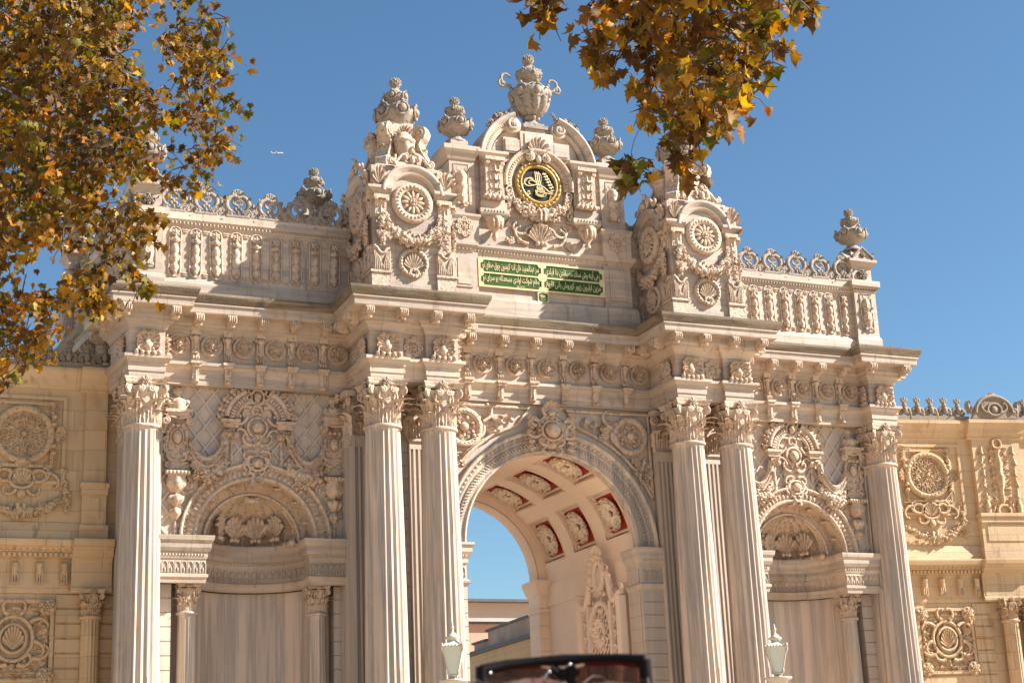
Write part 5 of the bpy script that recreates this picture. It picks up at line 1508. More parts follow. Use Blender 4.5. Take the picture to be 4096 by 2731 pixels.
    def strip():
        m=MB(); m.lathe([(.02,-.4),(.05,-.3),(.03,-.2),(.06,-.1),(.06,.1),(.03,.2),(.05,.3),(.02,.4)],8,lobes=3,amp=.3,a0=-PI/2,a1=PI/2); return m
    put('leaf_strip',strip,'ochre_carved',w,(s*2.36,-.05,9.05))
    def crest():
        m=MB(); m.box(-.22,.22,-.02,.06,-.06,.06)
        for q in(-1,1):
            m.volute(q*.1,.13,.085,q,0,.035,1.3,n=12); m.curl(q*.04,.2,(.6 if q>0 else PI-.6),.24,q*-3,q*-6,.035,.022,0,n=10)
        for k in range(3):
            with m.T(0,.28,0,rot=(k-1)*.6): m.ell(0,.07,0,.032,.07,.04,n=6,m=4)
        m.ell(0,.16,.03,.06,.08,.05); m.tube([(0,.12,0),(0,.33,0)],[.05,.035],6); m.ell(0,.26,0,.06,.045,.05); m.ell(-.2,.07,0,.05,.09,.05); return m
    def fron():
        m=MB(); m.prism([(.52*cos(a),.1+.42*sin(a)) for a in [PI*i/20 for i in range(21)]]+[(-.62,-.04),(.62,-.04)],-.08,.04)
        m.tube([(.5*cos(a),.1+.42*sin(a),.04) for a in [PI*i/20 for i in range(21)]],.05,6); m.ring(0,.18,.06,.17,.035,18,5,1.1,.9); m.ell(0,.18,.05,.1,.1,.05)
        for q in(-1,1):
            m.curl(q*.15,.1,(0 if q>0 else PI),.4,q*1.5,q*6,.04,.022,.06); m.volute(q*.56,.12,.12,q,.02,.035,1.3)
            with m.T(q*.64,.1,0,rot=-q*.1): m.leaf(.2,.4,.2,2,n=5,m=4)
        for k in range(3): 
            with m.T(0,.5,0,rot=(k-1)*.6): m.ell(0,.07,0,.04,.07,.04)
        return m
    u=.25
    k=0
    while u<L:
        if 2.95<u<4.35: u+=.36;continue
        put('wing_crest',crest,'ochre_weathered',w,(s*u,-.08,10.46),sc=(1.1,1.3,1.35)); u+=.36
    put('wing_fronton',fron,'ochre_weathered',w,(s*3.64,-.25,10.5))
    def cpanel():
        m=MB(); R=random.Random(6); m.ring(0,.05,.04,.24,.04,22,6,1,1.1); m.ring(0,.05,.03,.36,.045,26,6,1,1.15)
        for k in range(90):
            x,y=R.uniform(-.58,.58),R.uniform(-.64,.64)
            if math.hypot(x,y)<.34: continue
            if k%3: 
                with m.T(x,y,-.01,rot=R.uniform(0,6.28)): m.leaf(.12,.17,.35,2,out=.15,n=5,m=4)
            else: m.volute(x,y,R.uniform(.05,.08),R.choice((-1,1)),.02,.022,1.2,n=9,disc=False)
        with m.T(0,-.16,.04): m.shell(.4,.42,.06,9,False)
        for q in(-1,1):
            for (x,y,a,L_,k0,k1) in ((.3,.35,.9,.5,-2,-5.5),(.38,.0,.0,.45,-2,-5.5),(.36,-.3,-.5,.5,2,5.5),(.1,.5,.4,.4,2,5.5),(.1,-.42,-.6,.4,2,5)):
                if q>0: m.curl(x,y,a,L_,k0,k1,.05,.025,.05)
                else: m.curl(-x,y,PI-a,L_,-k0,-k1,.05,.025,.05)
            for k in range(5):
                with m.T(q*(.45),.35-.17*k,.02,rot=-q*(.8+.3*k)): m.leaf(.18,.24,.3,3,out=.15,n=5,m=4)
            for sy in(-1,1): m.rosette(q*.6,sy*.64,.06,.16,6,.5)
        for k in range(7):
            with m.T(0,.42,.04,rot=(k-3)*.3): m.leaf(.11,.3,.2,3,out=.05,n=5,m=4)
        with m.T(0,-.42,.04,rot=PI): m.leaf(.4,.22,.3,3,n=5,m=4)
        return m
    put('carved_panel',cpanel,'ochre_carved',w,(s*1.78,-.02,5.1))
    # engaged columns
    if 'wcol' not in P0: P0['wcol']=(make_shaft(.205,.175,0,5.52,16,4),make_capital(.175,.56,.22))
    for u,y in((.38,-.12),(3.4,-.2),(3.95,-.2)):
        c=obj('wing_column',P0['wcol'][0],'ochre_stone',w,loc=(s*u,y,0)); obj('wing_column_capital',P0['wcol'][1],'ochre_carved',c,loc=(0,0,5.5))
    def pdrop():
        m=MB(); 
        for q in(-1,1):
            for k in range(6):
                with m.T(q*.42,1.75-.27*k,.02,rot=PI+q*.2*(k%2)): m.leaf(.2,.3,.2,3,out=.05,n=5,m=4)
            m.ell(q*.42,.2,.04,.08,.2,.06)
            with m.T(q*.3,.05,.03,rot=q*.3): m.leaf(.25,.4,.3,3,n=6,m=4)
        m.lathe([(.02,.3),(.08,.4),(.06,.6),(.1,.8),(.14,.95),(.08,1.1),(.12,1.3),(.06,1.5),(.1,1.65)],10,lobes=4,amp=.2,a0=-PI/2,a1=PI/2); m.ring(0,1.8,.04,.12,.035,14,5)
        m.ring(0,.14,.04,.17,.04,14,5,1,.8)
        for k in range(9):
            for q in(-1,1):
                with m.T(q*.08,1.6-.17*k,.02,rot=-q*(1.1+.3*(k%2))): m.leaf(.12,.2,.3,3,out=.15,n=5,m=4)
                m.volute(q*.2,1.55-.19*k,.06,q*(1 if k%2 else -1),.01,.02,1.2,n=9,disc=False)
        return m
    put('pier_drop',pdrop,'ochre_carved',w,(s*3.64,-.14,8.05))
    return w
make_wing(-1,'ochre stone palace wall with pierced medallion, left of the gate under the leaves',0)
make_wing(1,'ochre stone palace wall with pierced medallion and crested pier, right of the gate',math.radians(-10))
# ------------------------------------------------------------------ street lamps
def make_lamp(x,label):
    L=empty('street_lamp',(x,-3,0),label,'street lamp','cream painted lamps in front of the gate')
    mb=MB(False); mb.st.append(FR)
    mb.lathe([(.26,0),(.26,.12),(.2,.2),(.16,.5),(.18,.56),(.12,.66),(.09,.9),(.075,1.0),(.06,2.2),(.05,3.5),(.075,3.54),(.05,3.6),(.05,3.7),(.1,3.74),(.2,3.9),(.26,3.93),(.26,3.96),(.05,3.97),(.035,4.03)],18,lobes=8,amp=.12)
    obj('lamp_post',mb,'lamp_paint',L)
    mb=MB(False); mb.st.append(FR); ra=.11;rb=.26;y0,y1=4.04,4.54;yt=4.67
    with mb.T(ry=PI/4+.38):
        co=[(1,1),(1,-1),(-1,-1),(-1,1)]; q=.7071
        for i,(a,b) in enumerate(co):
            c,d=co[(i+1)%4]
            mb.tube([(a*ra*q,y0,b*ra*q),(a*rb*q,y1,b*rb*q)],.012,4); mb.tube([(a*rb*q,y1,b*rb*q),(a*.06*q,yt,b*.06*q)],.012,4)
            mb.tube([(a*ra*q,y0,b*ra*q),(c*ra*q,y0,d*ra*q)],.016,4); mb.tube([(a*rb*q,y1,b*rb*q),(c*rb*q,y1,d*rb*q)],.016,4)
            mb.ell(a*rb*q,y1+.03,b*rb*q,.022,.04,.022,n=6,m=4); mb.tube([(a*rb*q*1.05,y1-.02,b*rb*q*1.05),(a*rb*q*.98,y1-.1,b*rb*q*.98)],.014,4)
            mb.ell(a*ra*q*1.2,y0+.05,b*ra*q*1.2,.02,.06,.02,n=6,m=4)
            for k in range(1,6): t=k/6; mb.ell((a+(c-a)*t)*rb*q,y1+.02,(b+(d-b)*t)*rb*q,.018,n=5,m=3)
            mb.tube([(a*ra*q,y0,b*ra*q),(a*.05,y0-.08,b*.05)],.01,4)
    mb.lathe([(.07,yt-.02),(.12,yt+.02),(.13,yt+.05),(.09,yt+.07),(.075,yt+.1),(.03,yt+.13),(.02,yt+.17),(.035,yt+.2),(.035,yt+.23),(.015,yt+.25),(.022,yt+.28),(.012,yt+.31),(0,yt+.32)],12)
    obj('lantern_frame',mb,'lamp_paint',L)
    mb=MB(False); mb.st.append(FR)
    with mb.T(ry=PI/4+.38):
        for k in range(4):
            a,b=co[k];c,d=co[(k+1)%4]; e=.97
            mb.add([(a*ra*q*e,y0,b*ra*q*e),(c*ra*q*e,y0,d*ra*q*e),(c*rb*q*e,y1,d*rb*q*e),(a*rb*q*e,y1,b*rb*q*e)],[(0,1,2,3)],False)
            mb.add([(a*rb*q*e,y1,b*rb*q*e),(c*rb*q*e,y1,d*rb*q*e),(c*.05*q,yt,d*.05*q),(a*.05*q,yt,b*.05*q)],[(0,1,2,3)],False)
    obj('lantern_glass',mb,'frosted_glass',L)
    return L
make_lamp(-3.42,'cream lantern on a post before the left pair of gate columns'); make_lamp(3.34,'cream lantern on a post before the right pair of gate columns and niche')
# ------------------------------------------------------------------ courtyard buildings seen through the arch
b=empty('pink_palace_building',(16,40,0),'pink plastered building with white string course, far behind the arch','building')
mb=MB(False); mb.box(-14,14,0,10,0,10.33); obj('lower_wall',mb,'pink_plaster',b)
mb=MB(False); mb.box(-14,14,.1,10,10.33,11.25); obj('upper_wall',mb,'pale_plaster',b)
mb=MB(False); mb.box(-14.1,14.1,-.3,10,10.33,10.45); mb.box(-14.1,14.1,-.22,10,10.45,10.5); obj('string_course',mb,'trim_white',b)
mb=MB(False); mb.box(-14.3,14.3,-.18,10.2,10.24,10.33); mb.box(-14.3,14.3,-.35,10.2,11.25,11.38); obj('roof_edge',mb,'lead_roof',b)
mb=MB(False)
for k in range(9): mb.box(-12+3*k,-10.8+3*k,-.06,.02,6.2,8.4)
obj('window',mb,'dark_metal',b)
a2=empty('courtyard_annex',(0,0,0),'low grey-roofed courtyard building with stepped plaster parapets, seen through the arch','building')
mb=MB(False)
A0=(2.2,11.6);A1=(5.6,12.3)
def slab(mb,p0,p1,th,z0,z1):
    dx,dy=p1[0]-p0[0],p1[1]-p0[1];l=math.hypot(dx,dy);nx,ny=-dy/l*th,dx/l*th
    v=[(p0[0],p0[1]),(p1[0],p1[1]),(p1[0]+nx,p1[1]+ny),(p0[0]+nx,p0[1]+ny)]
    mb.add([(x,y,z0) for x,y in v]+[(x,y,z1) for x,y in v],[(3,2,1,0),(4,5,6,7),(0,1,5,4),(1,2,6,5),(2,3,7,6),(3,0,4,7)],False)
# the annex runs towards the gate on its right, so its roofline climbs to the right in view
q0=(6.6,20.6);q1=(5.4,12.2)
q0=(5.7,19.6);q1=(5.5,13.6)
slab(mb,q1,q0,-2.6,0,6.62); obj('annex_wall',mb,'ochre_stone',a2)
mb=MB(False); slab(mb,(q1[0]-.12,q1[1]),(q0[0]-.12,q0[1]+.1),-2.8,6.62,6.74); obj('roof_sheet',mb,'lead_roof',a2)
mb=MB(False); slab(mb,(5.62,14.0),(5.8,17.9),-1.2,6.74,7.28); slab(mb,(5.8,17.9),(5.83,19.2),-1.0,6.74,7.0); obj('stepped_parapet',mb,'old_plaster',a2)
mb=MB(False); slab(mb,(5.56,13.95),(5.74,18.0),-1.32,7.28,7.35); slab(mb,(5.74,18.0),(5.77,19.3),-1.12,7.0,7.07); obj('parapet_cap',mb,'lead_roof',a2)
# ------------------------------------------------------------------ airliner far up
fwd=Vector((cos(-.15),sin(-.15),0))
ap=empty('airliner',(201,783.3,363),'tiny white airliner high in the sky to the left of the gate','airplane',rz=-.35)
mb=MB(False)
mb.st.append(np.array(Matrix.Rotation(PI/2,4,'Z')@Matrix.Rotation(0,4,'X')))
mb.st.append(np.diag([.24,.24,.24,1]))
mb.st=[np.diag([.19,.19,.19,1])]
P=[[ (x,r*cos(a),r*sin(a)+dz) for a in [2*PI*k/10 for k in range(10)]] for x,r,dz in ((-18,.1,.9),(-16,.7,.7),(-11,1.6,.2),(8,1.95,0),(14,1.9,0),(17,1.3,-.2),(18.5,.2,-.4))]
mb.grid(P,True,wrapj=True); obj('fuselage',mb,'airliner_white',ap)
mb=MB(False); mb.st=[np.diag([.19,.19,.19,1])]
for s in(-1,1): mb.add([(5,s*1.5,-.8),(-1.5,s*1.5,-.8),(-6,s*16,.6),(-4.2,s*16,.6),(5,s*1.5,-.3),(-1.5,s*1.5,-.4),(-6,s*16,.8),(-4.2,s*16,.8)],[(0,1,2,3),(4,5,6,7),(0,3,7,4),(1,2,6,5)],False)
obj('wing',mb,'airliner_white',ap)
mb=MB(False); mb.st=[np.diag([.19,.19,.19,1])]
mb.prism([(0,0),(1,0),(1,1)],0,1) if 0 else None
mb.add([(-12,.12,1.5),(-17.5,.12,1.3),(-18.5,.12,6.5),(-16.3,.12,6.5),(-12,-.12,1.5),(-17.5,-.12,1.3),(-18.5,-.12,6.5),(-16.3,-.12,6.5)],[(0,1,2,3),(7,6,5,4),(0,4,5,1),(0,3,7,4)],False)
for s in(-1,1): mb.add([(-14,s*.5,1),(-17,s*.5,1),(-18.4,s*6,1.3),(-17,s*6,1.3)],[(0,1,2,3)],False)
obj('tail',mb,'airliner_white',ap)
# ------------------------------------------------------------------ ground
mb=MB(False); mb.box(-700,700,-700,700,-1,0); 
g=obj('ground',mb,'paving'); g['kind']='structure'
CLL='-1225,-1603,787;-1225,-1707,734;-1286,-1624,787;-1307,-1593,870;-1297,-1573,706;-1191,-1683,740;-1229,-1723,900;-1293,-1683,849;-1234,-1690,659;-1211,-1622,754;-1237,-1686,844;-1264,-1643,878;-1276,-1695,903;-1178,-1741,786;-1309,-1662,729;-1310,-1717,827;-1313,-1645,927;-1170,-1726,869;-1215,-1699,785;-1276,-1557,740;-1296,-1650,731;-1304,-1668,794;-1258,-1665,652;-1287,-1690,796;-1307,-1668,741;-1273,-1641,751;-1252,-1678,787;-1296,-1680,879;-1278,-1631,896;-1250,-1721,882;-1271,-1618,726;-1265,-1624,686;-1200,-1637,869;-1243,-1692,914;-1210,-1651,917;-1224,-1672,702;-1254,-1690,706;-1238,-1684,677;-1195,-1649,833;-1212,-1726,721;-1179,-1716,739;-1299,-1565,728;-1240,-1756,824;-1179,-1662,790;-1200,-1700,771;-1257,-1670,665;-1250,-1567,719;-1192,-1638,816;-1199,-1754,842;-1242,-1750,844;-1272,-1659,828;-1253,-1718,732;-1181,-1603,738;-1275,-1641,654;-1213,-1678,682;-1181,-1797,867;-1261,-1638,712;-1264,-1659,818;-1279,-1674,657;-1212,-1677,879;-1216,-1674,777;-1188,-1682,928;-1266,-1595,815;-1182,-1653,854;-1251,-1660,740;-1301,-1663,768;-1170,-1711,895;-1220,-1671,718;-1297,-1689,902;-1292,-1687,777;-1197,-1731,734;-1226,-1741,782;-1195,-1640,708;-1203,-1663,938;-1249,-1612,876;-1188,-1764,888;-1304,-1647,647;-1245,-1728,757;-1238,-1711,705;-1159,-1649,786;-1273,-1682,791;-1210,-1735,882;-1306,-1668,711;-1284,-1633,840;-1320,-1713,869;-1234,-1614,848;-1283,-1705,704;-1271,-1625,916;-1285,-1655,756;-1200,-1715,846;-1256,-1691,876;-1264,-1691,748;-1150,-1644,808;-1148,-1701,771;-1288,-1614,704;-1261,-1620,861;-1248,-1655,839;-1303,-1601,840;-1259,-1715,754;-1207,-1692,707;-1291,-1651,647;-1213,-1692,827;-1202,-1751,862;-1225,-1622,831;-1283,-1710,818;-1267,-1659,732;-1216,-1658,671;-1212,-1701,753;-1286,-1598,737;-1251,-1687,854;-1181,-1670,867;-1177,-1699,718;-1299,-1620,892;-1180,-1649,822;-1236,-1718,881;-1313,-1602,907;-1240,-1578,729;-1185,-1743,797;-1286,-1609,690;-1229,-1604,766;-1226,-1735,829;-1267,-1598,797;-1260,-1727,890;-1256,-1569,668;-1237,-1701,818;-1179,-1609,753;-1269,-1572,722;-1178,-1715,781;-1233,-1759,798;-1262,-1675,899;-1298,-1598,680;-1187,-1751,860;-1279,-1627,928;-1187,-1737,883;-1294,-1659,844;-1167,-1725,714;-1310,-1606,806;-1225,-1670,789;-1242,-1700,697;-1274,-1543,675;-1186,-1748,841;-1279,-1423,795;-1212,-1453,760;-1226,-1557,809;-1293,-1559,958;-1227,-1625,920;-1247,-1534,990;-1256,-1461,919;-1261,-1473,971;-1251,-1499,768;-1288,-1441,869;-1275,-1546,989;-1297,-1531,699;-1187,-1550,780;-1212,-1468,888;-1208,-1502,760;-1301,-1495,931;-1207,-1510,883;-1189,-1585,860;-1260,-1568,845;-1199,-1516,744;-1191,-1521,758;-1140,-1546,970;-1269,-1502,881;-1194,-1578,945;-1210,-1595,827;-1270,-1521,688;-1235,-1558,833;-1213,-1558,981;-1236,-1545,711;-1152,-1591,764;-1197,-1568,922;-1265,-1548,839;-1298,-1465,795;-1223,-1501,961;-1293,-1491,739;-1187,-1590,747;-1236,-1551,855;-1164,-1608,835;-1256,-1497,826;-1245,-1609,933;-1264,-1535,973;-1296,-1597,910;-1168,-1492,822;-1238,-1526,936;-1275,-1510,973;-1156,-1553,900;-1146,-1532,1020;-1194,-1510,822;-1270,-1529,752;-1270,-1538,826;-1237,-1522,827;-1235,-1611,964;-1246,-1489,852;-1249,-1499,972;-1148,-1587,801;-1297,-1539,799;-1209,-1539,832;-1166,-1579,946;-1209,-1552,912;-1237,-1482,926;-1230,-1540,740;-1292,-1551,777;-1286,-1460,891;-1176,-1492,926;-1263,-1502,745;-1202,-1462,746;-1209,-1511,948;-1293,-1475,701;-1176,-1623,969;-1181,-1538,861;-1265,-1547,771;-1241,-1477,752;-1217,-1491,942;-1186,-1464,736;-1228,-1574,742;-1138,-1552,854;-1162,-1579,785;-1291,-1567,877;-1298,-1502,883;-1185,-1586,810;-1239,-1491,818;-1175,-1581,900;-1122,-1556,838;-1203,-1495,975;-1244,-1555,760;-1172,-1616,901;-1302,-1534,843;-1184,-1597,921;-1273,-1466,940;-1190,-1615,943;-1189,-1537,922;-1186,-1585,978;-1309,-1534,891;-1160,-1530,896;-1192,-1514,840;-1259,-1421,749;-1131,-1507,854;-1302,-1465,1021;-1216,-1551,781;-1307,-1477,992;-1168,-1568,827;-1282,-1501,721;-1253,-1528,693;-1286,-1528,923;-1291,-1577,969;-1199,-1468,791;-1159,-1621,949;-1168,-1571,765;-1231,-1585,874;-1253,-1504,944;-1292,-1452,771;-1208,-1526,896;-1276,-1517,792;-1222,-1522,990;-1275,-1518,892;-1274,-1456,883;-1245,-1519,889;-1218,-1471,830;-1299,-1507,943;-1278,-1505,747;-1267,-1586,880;-1278,-1529,814;-1218,-1455,807;-1196,-1542,981;-1147,-1548,951;-1253,-1535,787;-1195,-1503,808;-1171,-1594,968;-1251,-1511,715;-1192,-1549,721;-1162,-1581,808;-1270,-1533,800;-1203,-1585,980;-1305,-1524,950;-1150,-1575,866;-1180,-1562,922;-1188,-1542,843;-1236,-1545,951;-1278,-1450,801;-1233,-1559,868;-1164,-1505,886;-1246,-1358,754;-1260,-1415,1062;-1273,-1361,906;-1176,-1406,987;-1134,-1459,830;-1170,-1345,883;-1190,-1392,1061;-1128,-1349,1079;-1170,-1428,893;-1232,-1414,790;-1211,-1413,810;-1292,-1383,840;-1277,-1452,987;-1203,-1321,1092;-1227,-1304,1062;-1128,-1469,895;-1183,-1424,779;-1203,-1422,881;-1296,-1415,939;-1164,-1310,1067;-1199,-1353,955;-1245,-1336,957;-1214,-1378,1007;-1185,-1301,896;-1251,-1267,1038;-1267,-1422,943;-1171,-1279,886;-1242,-1298,921;-1304,-1438,956;-1173,-1295,988;-1254,-1349,1072;-1124,-1421,888;-1147,-1351,1092;-1232,-1398,928;-1248,-1214,868;-1279,-1204,843;-1231,-1462,941;-1207,-1430,996;-1277,-1415,1041;-1175,-1339,922;-1267,-1306,1042;-1273,-1334,959;-1205,-1308,955;-1253,-1359,866;-1272,-1344,876;-1283,-1317,844;-1129,-1371,845;-1223,-1388,858;-1172,-1395,1068;-1227,-1229,842;-1142,-1322,867;-1165,-1411,868;-1183,-1416,954;-1151,-1474,1041;-1146,-1427,980;-1293,-1274,1123;-1246,-1366,919;-1170,-1381,1050;-1224,-1408,762;-1140,-1387,893;-1291,-1350,1029;-1295,-1392,888;-1136,-1359,974;-1260,-1372,840;-1210,-1366,1096;-1200,-1418,960;-1175,-1444,1062;-1292,-1373,1043;-1210,-1326,926;-1156,-1468,982;-1169,-1434,909;-1229,-1376,752;-1285,-1397,1069;-1195,-1337,824;-1171,-1423,809;-1272,-1319,811;-1241,-1298,1051;-1194,-1304,1083;-1100,-1391,922;-1197,-1261,834;-1262,-1181,797;-1250,-1453,932;-1236,-1352,776;-1113,-1363,965;-1130,-1423,1014;-1256,-1354,773;-1285,-1374,763;-1210,-1403,835;-1140,-1432,857;-1163,-1437,837;-1216,-1428,860;-1264,-1367,928;-1181,-1295,861;-1115,-1412,1095;-1189,-1362,1106;-1136,-1346,958;-1246,-1393,1032;-1172,-1483,961;-1235,-1412,1069;-1230,-1407,877;-1135,-1332,942;-1254,-1297,765;-1282,-1377,974;-1149,-1316,996;-1190,-1378,782;-1111,-1363,1078;-1174,-1485,934;-1231,-1326,1089;-1187,-1351,940;-1246,-1403,820;-1224,-1329,853;-1228,-1446,922;-1248,-1254,834;-1294,-1372,920;-1231,-1296,1031;-1222,-1326,1070;-1236,-1344,868;-1270,-1326,903;-1191,-1363,1015;-1172,-1292,922;-1265,-1267,791;-1291,-1305,894;-1175,-1385,767;-1231,-1404,901;-1117,-1386,884;-1289,-1241,1000;-1141,-1524,1008;-1276,-1374,808;-1267,-1501,651;-1248,-1512,648;-1277,-1450,674;-1223,-1549,641;-1278,-1365,681;-1255,-1464,650;-1245,-1625,618;-1268,-1413,658;-1125,-1747,806;-1103,-1622,874;-1119,-1730,813;-1099,-1696,840;-1087,-1641,872;-1086,-1631,876;-1094,-1731,827;-1080,-1680,850;-1115,-1636,921;-1134,-1674,861;-1137,-1714,846;-1104,-1702,848;-1129,-1740,823;-1105,-1633,839;-1117,-1668,829;-1107,-1716,802;-1095,-1659,826;-1097,-1713,800;-1094,-1615,816;-1123,-1738,759;-1095,-1638,799;-1089,-1635,807;-1066,-1627,834;-1081,-1605,784;-1100,-1715,736;-1089,-1620,771;-1086,-1672,769;-1101,-1732,744;-1102,-1659,745;-1104,-1623,758;-1086,-1588,759;-1120,-1720,705;-1090,-1737,857;-1138,-1612,710;-1146,-1646,693;-1159,-1683,663;-1146,-1615,687;-1147,-1661,634;-1144,-1658,629;-1181,-1624,624;-1175,-1609,626;-1181,-1617,627;-1168,-1520,666;-1192,-1653,623;-1180,-1668,642;-1163,-1543,692;-1194,-1610,647;-1186,-1587,653;-1145,-1596,702;-1239,-1490,623;-1240,-1513,611;-1248,-1597,592;-1235,-1607,580;-1222,-1489,622;-1240,-1607,581;-1229,-1508,611;-1246,-1525,633;-1259,-1624,600;-1217,-1585,623;-1223,-1619,613;-1231,-1577,624;-1227,-1584,628;-1164,-1685,691;-1160,-1650,704;-1155,-1565,718;-1169,-1598,704;-1253,-1583,582;-1122,-1668,879;-1121,-1663,880;-1112,-1674,904;-1247,-1510,577;-1250,-1515,562;-1257,-1525,560'
CLR='-923,-2159,715;-936,-2210,703;-850,-2258,685;-844,-2255,704;-824,-2183,654;-858,-2227,725;-873,-2239,684;-901,-2168,703;-915,-2193,620;-924,-2170,744;-864,-2242,632;-885,-2182,724;-876,-2220,609;-939,-2165,728;-871,-2246,694;-902,-2215,601;-886,-2210,621;-923,-2189,637;-909,-2218,718;-912,-2230,661;-887,-2198,670;-813,-2224,702;-957,-2205,651;-906,-2215,628;-900,-2212,692;-883,-2210,686;-845,-2199,692;-955,-2200,720;-844,-2250,654;-926,-2208,714;-909,-2218,646;-945,-2175,682;-848,-2194,621;-919,-2203,668;-872,-2166,595;-870,-2221,670;-857,-2201,722;-883,-2174,612;-905,-2211,614;-852,-2175,647;-834,-2199,671;-920,-2188,669;-929,-2203,643;-878,-2235,628;-861,-2183,674;-922,-2227,681;-874,-2176,607;-936,-2158,652;-829,-2251,716;-859,-2246,696;-894,-2235,699;-900,-2243,682;-856,-2174,661;-892,-2223,717;-941,-2183,625;-921,-2207,649;-862,-2175,620;-865,-2203,737;-832,-2187,688;-948,-2178,694;-949,-2213,699;-919,-2196,706;-894,-2174,735;-839,-2234,672;-951,-2201,637;-901,-2164,604;-833,-2223,694;-904,-2190,634;-896,-2177,613;-841,-2267,687;-942,-2162,718;-876,-2232,643;-865,-2221,626;-936,-2219,678;-876,-2149,612;-833,-2245,672;-875,-2222,689;-864,-2200,603;-929,-2178,683;-853,-2229,691;-880,-2192,640;-867,-2176,666;-916,-2158,677;-885,-2165,663;-865,-2189,687;-853,-2230,677;-851,-2222,619;-858,-2254,707;-848,-2234,663;-885,-2251,700;-938,-2197,627;-917,-2169,716;-863,-2225,595;-920,-2172,698;-884,-2171,707;-895,-2177,678;-858,-2170,608;-800,-2196,679;-936,-2151,636;-888,-2144,635;-859,-2146,594;-858,-2165,722;-899,-2095,761;-898,-2152,754;-874,-2116,694;-822,-2144,741;-834,-2154,644;-927,-2156,738;-865,-2147,682;-903,-2130,732;-827,-2120,652;-801,-2201,737;-860,-2119,635;-808,-2163,771;-824,-2157,695;-899,-2087,737;-798,-2134,759;-878,-2148,661;-825,-2152,718;-855,-2104,713;-879,-2100,736;-782,-2141,767;-802,-2159,689;-833,-2116,731;-797,-2131,685;-858,-2140,752;-889,-2145,742;-831,-2087,638;-918,-2124,654;-795,-2190,699;-820,-2173,691;-869,-2100,644;-855,-2138,640;-810,-2196,745;-794,-2185,729;-884,-2085,725;-853,-2154,687;-865,-2154,759;-795,-2144,733;-884,-2078,698;-882,-2122,671;-861,-2108,730;-907,-2147,680;-870,-2123,741;-858,-2186,742;-809,-2122,699;-848,-2135,626;-843,-2108,728;-880,-2154,748;-851,-2122,737;-797,-2118,651;-846,-2190,740;-828,-2121,673;-847,-2097,663;-839,-2111,682;-831,-2118,689;-795,-2172,723;-832,-2144,711;-799,-2173,694;-794,-2128,670;-863,-2106,667;-822,-2148,662;-853,-2138,600;-853,-2183,728;-928,-2142,757;-776,-2171,728;-894,-2118,780;-891,-2118,761;-865,-2175,732;-894,-2170,751;-835,-2184,711;-849,-2166,713;-901,-2105,697;-807,-2172,668;-855,-2119,666;-786,-2144,750;-807,-2108,692;-839,-2154,690;-798,-2028,668;-834,-2026,671;-821,-2057,758;-808,-2054,716;-785,-2092,750;-791,-2097,773;-788,-2055,680;-755,-2075,721;-817,-2067,816;-801,-2082,783;-818,-2045,706;-791,-2070,742;-757,-2124,735;-839,-2091,771;-764,-2134,775;-831,-2025,745;-874,-2045,770;-850,-2091,802;-812,-2032,692;-773,-2104,749;-807,-2081,750;-811,-2087,682;-861,-2084,729;-847,-2034,786;-731,-2081,785;-872,-2037,705;-756,-2071,704;-774,-2073,830;-770,-2063,677;-876,-2060,724;-874,-2041,811;-868,-2086,794;-836,-2105,749;-791,-2133,766;-835,-2026,723;-831,-2091,713;-789,-2090,688;-809,-2054,674;-824,-2113,783;-778,-2126,796;-787,-2100,726;-860,-2095,754;-872,-2069,739;-893,-2070,735;-872,-2077,781;-781,-2037,670;-781,-2072,722;-777,-2117,722;-890,-2096,792;-827,-2050,725;-733,-2097,823;-813,-2094,709;-733,-2112,775;-789,-2097,793;-835,-2053,801;-754,-2071,788;-821,-2017,705;-970,-2143,675;-965,-2144,673;-967,-2146,682;-962,-2148,682;-907,-2138,574;-907,-2139,577;-876,-2154,581;-869,-2155,577;-905,-2138,573'
# ------------------------------------------------------------------ plane trees
def make_leaf_outline():
    # five-lobed plane leaf, unit size, stalk at the origin
    pts=[(0,0),(.16,-.03),(.40,-.10),(.33,.08),(.62,.22),(.42,.30),(.52,.52),(.30,.50),(.22,.62),(.10,.80),(0,1.02)]
    return pts+[(-x,y) for x,y in pts[-2:0:-1]]
LO=make_leaf_outline()
def leaf_verts(R,curv):
    n=len(LO); vs=[(0,.35,0)]
    out=[]
    for x,y in [(0,.35)]+LO:
        z=-curv*(x*x*1.1)+ -curv*.5*(y-.3)**2 + (.06*sin(9*x+3*y))
        out.append((x*.85,y*.85,z))
    return out,[(0,1+i,1+(i+1)%n) for i in range(n)]
PAL=[(.34,.19,.022),(.24,.125,.018),(.16,.085,.018),(.50,.29,.03),(.12,.065,.02),(.12,.12,.02),(.2,.18,.03),(.40,.26,.05),(.22,.13,.035),(.09,.05,.02),(.42,.17,.015),(.10,.095,.025),(.18,.10,.02),(.22,.14,.03)]
PAL=[(a*.78,b*.73,c*.66) for a,b,c in PAL]
